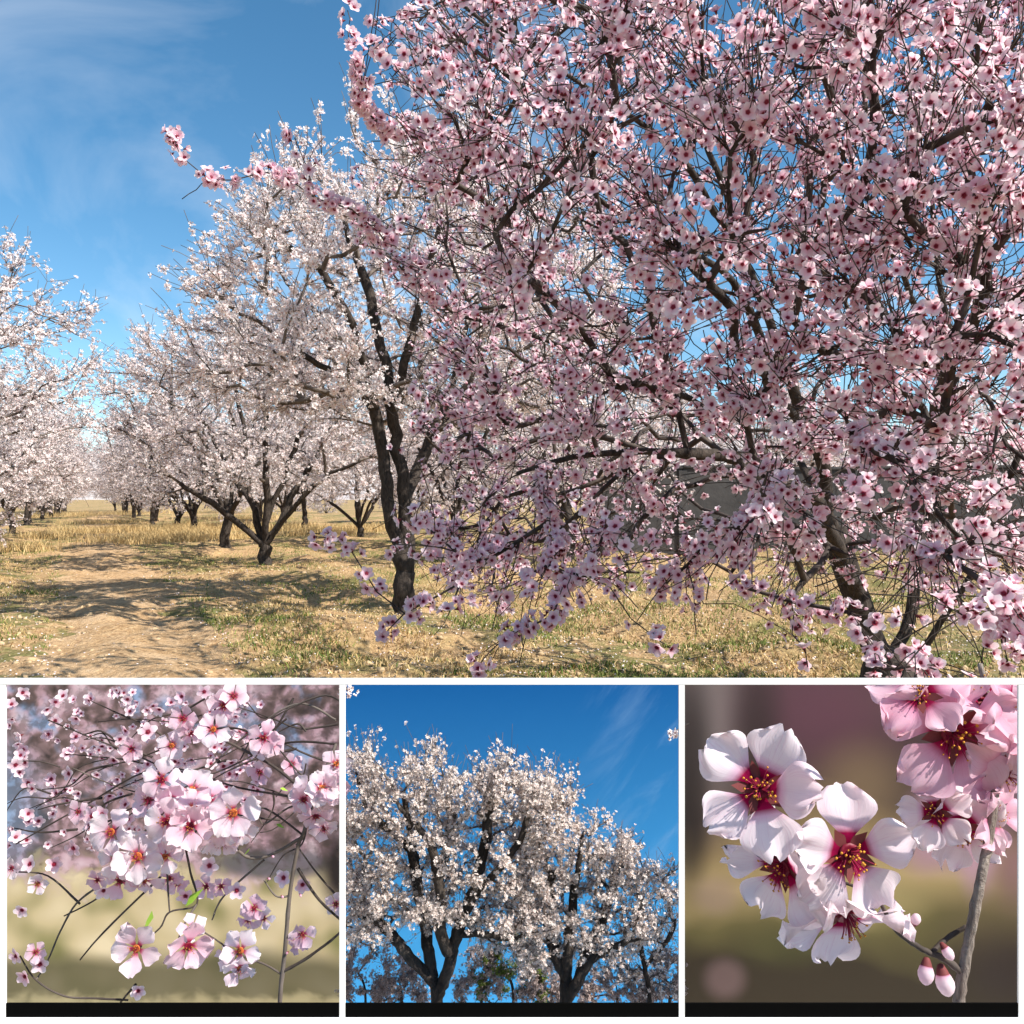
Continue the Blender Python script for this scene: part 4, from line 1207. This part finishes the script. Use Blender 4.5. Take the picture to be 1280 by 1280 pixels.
BL = [  # x, y, radius, nx, nz, depth, pale?
    (140, 1040, 31, -.25, .25, -.03, 1), (145, 1076, 28, -.3, -.1, -.045, 1), (173, 1070, 33, .0, .15, -.05, 1), (206, 1070, 25, .3, .0, -.035, 1), (150, 1100, 27, -.2, -.5, -.02, 0), (180, 1100, 26, .1, -.6, -.01, 1),
    (202, 975, 28, .1, .55, -.02, 0), (240, 988, 30, .35, .55, -.02, 1), (215, 1000, 25, .1, .0, -.035, 0), (208, 1026, 32, -.1, .1, -.055, 0), (241, 1011, 26, .15, .2, -.04, 1), (238, 1032, 32, .05, .05, -.06, 0),
    (292, 1016, 34, .1, .2, -.05, 1), (275, 1035, 27, -.1, -.3, -.035, 1), (262, 1000, 26, .0, .4, -.01, 0), (276, 1052, 26, .1, -.7, -.02, 0), (186, 1000, 25, -.5, .2, -.01, 0), (300, 1038, 24, .5, -.3, -.02, 1), (195, 1045, 26, -.1, -.3, -.03, 0),
    (171, 1185, 33, -.1, .05, -.08, 1), (235, 1182, 33, .55, -.1, -.07, 0), (240, 1160, 20, .5, .7, -.05, 1), (301, 1188, 27, .0, .3, -.03, 1), (300, 1210, 25, .15, -.4, -.04, 1), (285, 1196, 20, -.6, .0, -.02, 0),
    (385, 990, 26, -.2, .5, -.02, 1), (380, 1000, 22, -.4, -.1, -.03, 0), (402, 985, 25, .3, .3, -.03, 1), (415, 985, 24, .5, .1, -.02, 0), (395, 1020, 24, .0, -.6, -.01, 0), (405, 1035, 20, .2, -.5, .0, 0), (420, 955, 22, .2, .4, .0, 1),
    (280, 882, 22, -.05, .1, .07, 0), (292, 870, 20, .3, .3, .07, 0), (229, 898, 20, .0, .2, .08, 0), (238, 916, 18, .2, -.3, .08, 0), (267, 912, 24, .0, .5, .05, 1), (330, 922, 23, -.1, .1, .05, 0), (340, 930, 18, .4, .1, .06, 0), (326, 936, 17, -.4, -.2, .06, 0),
    (215, 932, 20, .2, .2, .08, 1), (165, 936, 17, .1, .0, .1, 0), (185, 915, 14, .1, .3, .11, 0), (325, 965, 18, -.2, -.3, .07, 0), (365, 955, 15, .2, .2, .08, 0), (262, 1082, 14, .1, .2, .02, 0), (258, 1108, 18, -.2, -.1, .04, 0), (276, 1108, 16, .4, -.1, .04, 0),
    (296, 1113, 13, .0, .1, .03, 0), (318, 1135, 18, .0, .3, .03, 0), (310, 1150, 17, -.3, -.2, .04, 0), (330, 1148, 15, .4, -.2, .04, 0), (378, 1168, 20, .1, -.1, .01, 0), (370, 1178, 17, -.4, -.3, .02, 0), (420, 1130, 16, .1, .3, .02, 0), (355, 1097, 14, -.2, .2, .05, 0), (378, 1105, 14, .3, -.1, .05, 0),
    (47, 1105, 15, .0, .1, .09, 1), (38, 1080, 13, -.2, .3, .1, 0), (68, 1080, 14, .3, .2, .09, 0), (15, 1085, 15, -.2, .0, .1, 0), (28, 1137, 12, .0, -.2, .09, 0), (45, 1190, 15, .1, .3, .02, 0), (50, 1205, 14, .2, -.1, .02, 0), (32, 1220, 14, -.3, -.2, .02, 0), (173, 1238, 13, .3, .1, .0, 0), (20, 1195, 12, -.4, .0, .03, 0),
    (122, 1100, 15, .0, -.2, .06, 0), (130, 1112, 14, .2, -.4, .06, 0), (115, 1020, 14, -.3, .1, .05, 0), (98, 1015, 16, -.2, .2, .06, 0), (128, 1018, 14, .1, .3, .04, 0), (92, 1060, 13, -.2, -.1, .08, 0), (212, 1098, 17, .3, -.3, .02, 0), (222, 1105, 15, .5, -.5, .03, 0), (232, 1120, 13, .1, -.3, .03, 0)]
q = np.random.default_rng(8)
for k in range(230):                                     # the many smaller ones behind, thinning towards the tan floor
    x = q.uniform(10, 330); y = q.uniform(862, 1062 - .12 * x * (x > 200))
    BL.append((x, y, q.uniform(5, 11.5), q.normal(0, .4), q.normal(0, .4), q.uniform(.12, .17), 0))
for k in range(46):                                     # fine twigs of the tree behind
    x, y = q.uniform(0, 430), q.uniform(858, 1040)
    a = q.normal(2.9, .55); L_ = q.uniform(50, 150)
    pts = [(x + math.cos(a) * L_ * f + q.normal(0, 5), y - math.sin(a) * L_ * f * .8 + q.normal(0, 5) + 22 * f * f, DL + .13) for f in (0, .33, .66, 1)]
    pts = [w for w in pts if 4 < w[0] < 428 and w[1] > 856]
    if len(pts) > 2: twig(sp2, A1, pts, q.uniform(.0012, .0030), .0009, 'twig', 'twig', 5, 1, k)
for k, (x, y, rad_, nx, nz, dp, pale) in enumerate(BL):
    D = DL + dp
    if rad_ < 14.5:                                     # small: one mesh
        o = bpy.data.objects.new('blossom', fm[k % 3]); COL.objects.link(o); o.parent = sp2
        o.matrix_local = Matrix.Translation(Vector(P(x, y, D) - A1)) @ Matrix([list(a) for a in rot_from((nx, -.9, nz), k)]).to_4x4() @ Matrix.Scale(px2(rad_, D), 4)
        continue
    big_blossom(sp2, A1, P(x, y, D), (nx, -.9, nz), px2(rad_ * .93, D), k * 1.7, 'blush' if pale or k % 3 == 0 else 'rosy', 300 + k, tilt=.28, var=.25, res=6 if rad_ > 22 else 4,
                heart='heart_orange' if pale else 'heart', stam=16 if rad_ > 18 else 8)
for x, y, a, s_ in ((190, 1138, 1.9, .045), (232, 1133, -.8, .045), (345, 1030, .5, .018), (312, 1060, 2.2, .018), (291, 1004, 1.2, .014), (350, 985, .4, .016)):
    o = mobj('leaf', mesh_np('leaf', lv * s_, [np.array([[0, 1, 2, 3]])], M['leaf']), sp2, P(x, y, DL - .02) - A1); o.rotation_euler = (.5, a, .2)
for x, y in ((340, 1070), (352, 1120), (335, 1098), (375, 1118), (290, 1180), (262, 1172), (360, 1190)):
    big_bud(sp2, A1, P(x, y, DL - .005), (q.normal(), -.5, q.normal()), .006, 'rose')

# ---- centre bay: white blossoming trees before the blue panel
SC = 1 / 12.0
def bay_tree(base_px, D, stems, sil, nb, nsh, per, size, label, seed, Dspan=.09, tip=.00046, rlim=.013, petals='cream', trunk_r=.0115, sparse=False):
    b0 = P(base_px, 1262, D); b0[2] = zf
    s = Skel(b0, seed)
    q = s.r
    for k, st in enumerate(stems):
        start = 0 if st[0] is None else s.nearest(P(*st[0]), 0, 0)
        pts = [s.pos[start]] + [P(*w) for w in st[1]]
        L = smooth_line(pts, 5)[1:]
        s.poly(start, L + q.normal(0, .0012, L.shape), 'trunk' if st[0] is None else 'limb')
    n0 = s.n
    tg_ = []
    xs = [a for a, _ in sil]; ys = [b_ for _, b_ in sil]
    while len(tg_) < nb:
        x, y = q.uniform(min(xs), max(xs)), q.uniform(min(ys), max(ys))
        if inside(sil, [x], [y])[0]: tg_.append(P(x, y, D + q.uniform(-Dspan, Dspan)))
    ctr = np.mean(tg_, axis=0)
    tg_.sort(key=lambda p: np.linalg.norm(p - P(base_px, 1180, D)))
    for p in tg_:
        s.curve(s.nearest(p, .2, 3), p, 'branch', .02, .05, np.array([0, 0, .3]), .6)
    th = [i for k, ch in s.chains if k == 'branch' for i in ch[1:]]
    for _ in range(nsh):
        st = th[int(q.integers(len(th)))]
        d = s.dir[st] * .7 + q.normal(0, .6, 3) + norm(s.pos[st] - ctr) * .4 + np.array([0, 0, .2])
        up_ = q.random() < .18 and proj(s.pos[st])[1][0] < 1010
        L = q.uniform(.045, .085) if up_ else q.uniform(.015, .045)
        if up_: d = q.normal(0, .28, 3) + np.array([0, 0, 1.0])
        e = s.pos[st] + norm(d) * L
        if not (DC + .02 < e[1] < DB - .01) or not (426 < proj(e)[0][0] < 854): continue
        s.shoot(st, d, L, 'twig', 3, .15)
    rad = s.radii(tip, 2.3)
    root = empty('blossom_tree', b0, label, 'tree')
    TT, rest_ = None, Tubes()
    for k, ch in s.chains:
        A = s.pos[ch] - b0
        if k in ('trunk', 'limb'):
            T_ = Tubes(); rr = np.clip(rad[ch] * 1.5, .0016, trunk_r); rr[0] = min(rr[0], rr[1] * 1.2)
            T_.add(A, rr, 8); mobj(k, T_.mesh(k, M['bark']), root)
        else:
            rr = np.minimum(rad[ch], .0035); rr[0] = min(rr[0], rr[1] * 1.2)
            rest_.add(A, rr, 4 if k == 'branch' else 3)
    tag(mobj('twigs', rest_.mesh('twigs', M['twig_grey']), root), kind='stuff')
    p, nr = blossoms_on(s, ctr, ('branch', 'twig'), per, size, q, .4, (0, -.3, .2), size * .8)
    ok_ = (p[:, 1] < DB - .008) & (p[:, 1] > DC + .02) & (np.abs(proj(p)[0] - 640) < 212)
    p, nr = p[ok_], nr[ok_]
    kp = np.abs(proj(p)[0] - 640) < 211
    p, nr = p[kp], nr[kp]
    R = frames(nr, q.uniform(0, 6.28, len(p)))
    tag(mobj('crown', scatter_mesh('crown', FAR_FLOWERS, q.integers(0, 2, len(p)), p, R, size * q.uniform(.75, 1.2, len(p)), [M[petals]], b0), root), kind='stuff')
    return root
DM = 1.70
bay_tree(545, DM, [
    (None, [(545, 1250, DM), (541, 1225, DM), (536, 1190, DM), (530, 1150, DM + .02), (522, 1110, DM + .02), (515, 1060, DM + .02), (505, 990, DM)]),
    ((545, 1250, DM), [(556, 1225, DM - .01), (564, 1195, DM - .02), (572, 1165, DM - .02), (590, 1120, DM - .03), (605, 1060, DM - .02), (615, 990, DM)]),
    ((541, 1225, DM), [(515, 1200, DM - .02), (495, 1175, DM - .03), (470, 1150, DM - .03), (445, 1140, DM - .02), (430, 1118, DM)]),
    ((530, 1150, DM + .02), [(545, 1110, DM + .04), (560, 1050, DM + .05), (565, 980, DM + .05)]),
    ((564, 1195, DM - .02), [(552, 1170, DM - .04), (550, 1130, DM - .05), (540, 1060, DM - .06), (500, 1010, DM - .06)]),
    ((572, 1165, DM - .02), [(600, 1168, DM - .04), (640, 1172, DM - .05), (665, 1165, DM - .05)]),
    ((590, 1120, DM - .03), [(630, 1080, DM - .05), (655, 1040, DM - .05), (665, 990, DM - .03)]),
    ((515, 1060, DM + .02), [(490, 1040, DM), (460, 1010, DM), (445, 965, DM)])],
    [(428, 945), (438, 945), (470, 945), (490, 970), (515, 955), (545, 935), (562, 965), (585, 990), (600, 965), (622, 938), (648, 952), (668, 985), (690, 960), (690, 1010), (685, 1060), (690, 1100), (690, 1170), (650, 1195),
     (600, 1185), (570, 1150), (520, 1165), (470, 1175), (428, 1185)],
    560, 5200, 4.8, .0040, 'big white blossoming tree with twin dark trunks against the blue panel', 61, .10)
bay_tree(706, DM + .02, [
    (None, [(706, 1250, DM + .02), (708, 1225, DM + .02), (710, 1190, DM + .02), (714, 1150, DM + .02), (722, 1090, DM + .02), (730, 1040, DM + .02)]),
    ((706, 1250, DM + .02), [(722, 1228, DM), (740, 1200, DM), (765, 1185, DM - .02), (800, 1175, DM - .02), (835, 1180, DM)]),
    ((708, 1225, DM + .02), [(695, 1195, DM + .03), (685, 1150, DM + .03), (690, 1090, DM + .03)]),
    ((722, 1228, DM), [(735, 1190, DM + .03), (760, 1130, DM + .04), (775, 1070, DM + .04)])],
    [(660, 985), (690, 980), (720, 995), (740, 1020), (760, 1030), (785, 1050), (800, 1080), (825, 1110), (830, 1160), (790, 1190), (760, 1200), (700, 1215), (660, 1215), (640, 1120)],
    330, 2800, 4.6, .0040, 'smaller white blossoming tree with arching right limb against the blue panel', 62, .07)
bay_tree(815, DM + .06, [
    (None, [(812, 1250, DM + .06), (805, 1210, DM + .06), (800, 1160, DM + .06), (805, 1110, DM + .06)]),
    ((805, 1210, DM + .06), [(830, 1180, DM + .06), (846, 1150, DM + .06)])],
    [(770, 1060), (800, 1070), (850, 1080), (850, 1240), (770, 1240), (760, 1190), (790, 1120)],
    130, 700, .9, .0048, 'thin almost bare tree with few blossoms beside the blue panel edge', 63, .03, trunk_r=.005)
# low growth along the foot of the blue panel
def bay_bush(px, w_, top_, D, label, mt, seed, n, size, name='blossom_bush', cat='bush'):
    b0 = P(px, 1262, D); b0[2] = zf
    s = Skel(b0, seed); q = s.r
    s.poly(0, smooth_line([b0, P(px + 2, 1250, D), P(px - 2, 1225, D)], 4)[1:], 'trunk')
    tg_ = []
    for _ in range(60):
        a = q.uniform(-1, 1); y = 1258 - (1258 - top_) * math.sqrt(max(0, 1 - a * a)) * q.uniform(.15, 1)
        tg_.append(P(min(max(px + a * w_, 433), 847), y, D + q.uniform(-.02, .02)))
    tg_.sort(key=lambda p: np.linalg.norm(p - b0))
    for p in tg_: s.curve(s.nearest(p, .2, 1), p, 'branch', .02, .06, np.array([0, 0, .3]), .6)
    th = [i for k, ch in s.chains if k == 'branch' for i in ch[1:]]
    for _ in range(260):
        st = th[int(q.integers(len(th)))]
        s.shoot(st, s.dir[st] + q.normal(0, .7, 3) + [0, 0, .2], q.uniform(.01, .03), 'twig', 2, .15)
    rad = s.radii(.0004, 2.4)
    root = empty(name, b0, label, cat)
    T_ = Tubes(); R_ = Tubes()
    for k, ch in s.chains:
        rr = np.minimum(rad[ch], .004); rr[0] = min(rr[0], rr[1] * 1.2)
        (T_ if k == 'trunk' else R_).add(s.pos[ch] - b0, rr, 5 if k == 'trunk' else 3)
    mobj('trunk', T_.mesh('trunk', M['bark']), root)
    tag(mobj('twigs', R_.mesh('twigs', M['twig_grey']), root), kind='stuff')
    p, nr = blossoms_on(s, b0, ('branch', 'twig'), n, size, q, .3, (0, -.3, .2), size)
    R = frames(nr, q.uniform(0, 6.28, len(p)))
    tag(mobj('crown', scatter_mesh('crown', FAR_FLOWERS, q.integers(0, 2, len(p)), p, R, size * q.uniform(.7, 1.2, len(p)), [M[mt]], b0), root), kind='stuff')
M['olive'] = petal_mat('olive green leaves', [(0, (.10, .13, .03)), (1, (.21, .26, .07))], (.8, .9, .6), .3)
M['dull'] = petal_mat('dull pinkish petals', [(0, (.28, .20, .17)), (1, (.56, .46, .43))], (.8, .75, .75), .3)
for k, (px, w_, tp_, mt, n_, lab) in enumerate([
    (640, 36, 1165, 'olive', 3.2, 'olive green leafy bush between the two white blossoming trees'), (455, 40, 1165, 'dull', 2.5, 'dull pinkish bush left of the twin trunks, under the arching limb'),
    (600, 26, 1195, 'dull', 3, 'dull pinkish bush just right of the twin trunks'), (500, 26, 1205, 'dull', 3, 'low dull pinkish bush touching the twin trunks'),
    (770, 40, 1215, 'dull', 4, 'low dull pinkish bush under the arching right limb'), (835, 26, 1200, 'dull', 3, 'low dull pinkish bush at the foot of the thin bare tree'), (675, 24, 1215, 'dull', 3, 'low dull pinkish bush beside the green bush')]):
    bay_bush(px, w_ * 1.15, tp_ - 12, DB - .22, lab, mt, 200 + k, n_ * 1.6, .0046)
fmw = []
for me_ in fm[:3]:
    c_ = me_.copy(); c_.materials[0] = M['white']; fmw.append(c_)
# sprigs reaching in at the corners of the blue bay
for px, py, x1, y1, lab in ((436, 866, 424, 848, 'tiny white sprig hanging at the top corner of the blue bay'), (843, 916, 862, 908, 'tiny white sprig reaching in from the stile of the blue bay')):
    b0 = P(x1, y1, DC + .03)
    root = empty('blossom_sprig', b0, lab, 'sprig')
    T_ = Tubes(); T_.add(smooth_line([P(x1, y1 - 4, DC + .008) - b0, P((px + x1) / 2, (py + y1) / 2 - 4, DC + .03) - b0, P(px, py, DC + .03) - b0]), .0012, 5)
    mobj('twig', T_.mesh('twig', M['twig_grey']), root)
    q = np.random.default_rng(int(px))
    n_ = 16
    p = np.array([P(px, py, DC + .03)]) + q.normal(0, 1, (n_, 3)) * [.007, .006, .008]
    R = frames(q.normal(0, 1, (n_, 3)) + [0, -.6, .2], q.uniform(0, 6, n_))
    for k in range(n_):
        o = bpy.data.objects.new('blossom', fmw[k % 3]); COL.objects.link(o); o.parent = root
        o.matrix_local = Matrix.Translation(Vector(p[k] - b0)) @ Matrix([list(a) for a in R[k]]).to_4x4() @ Matrix.Scale(.0055, 4)
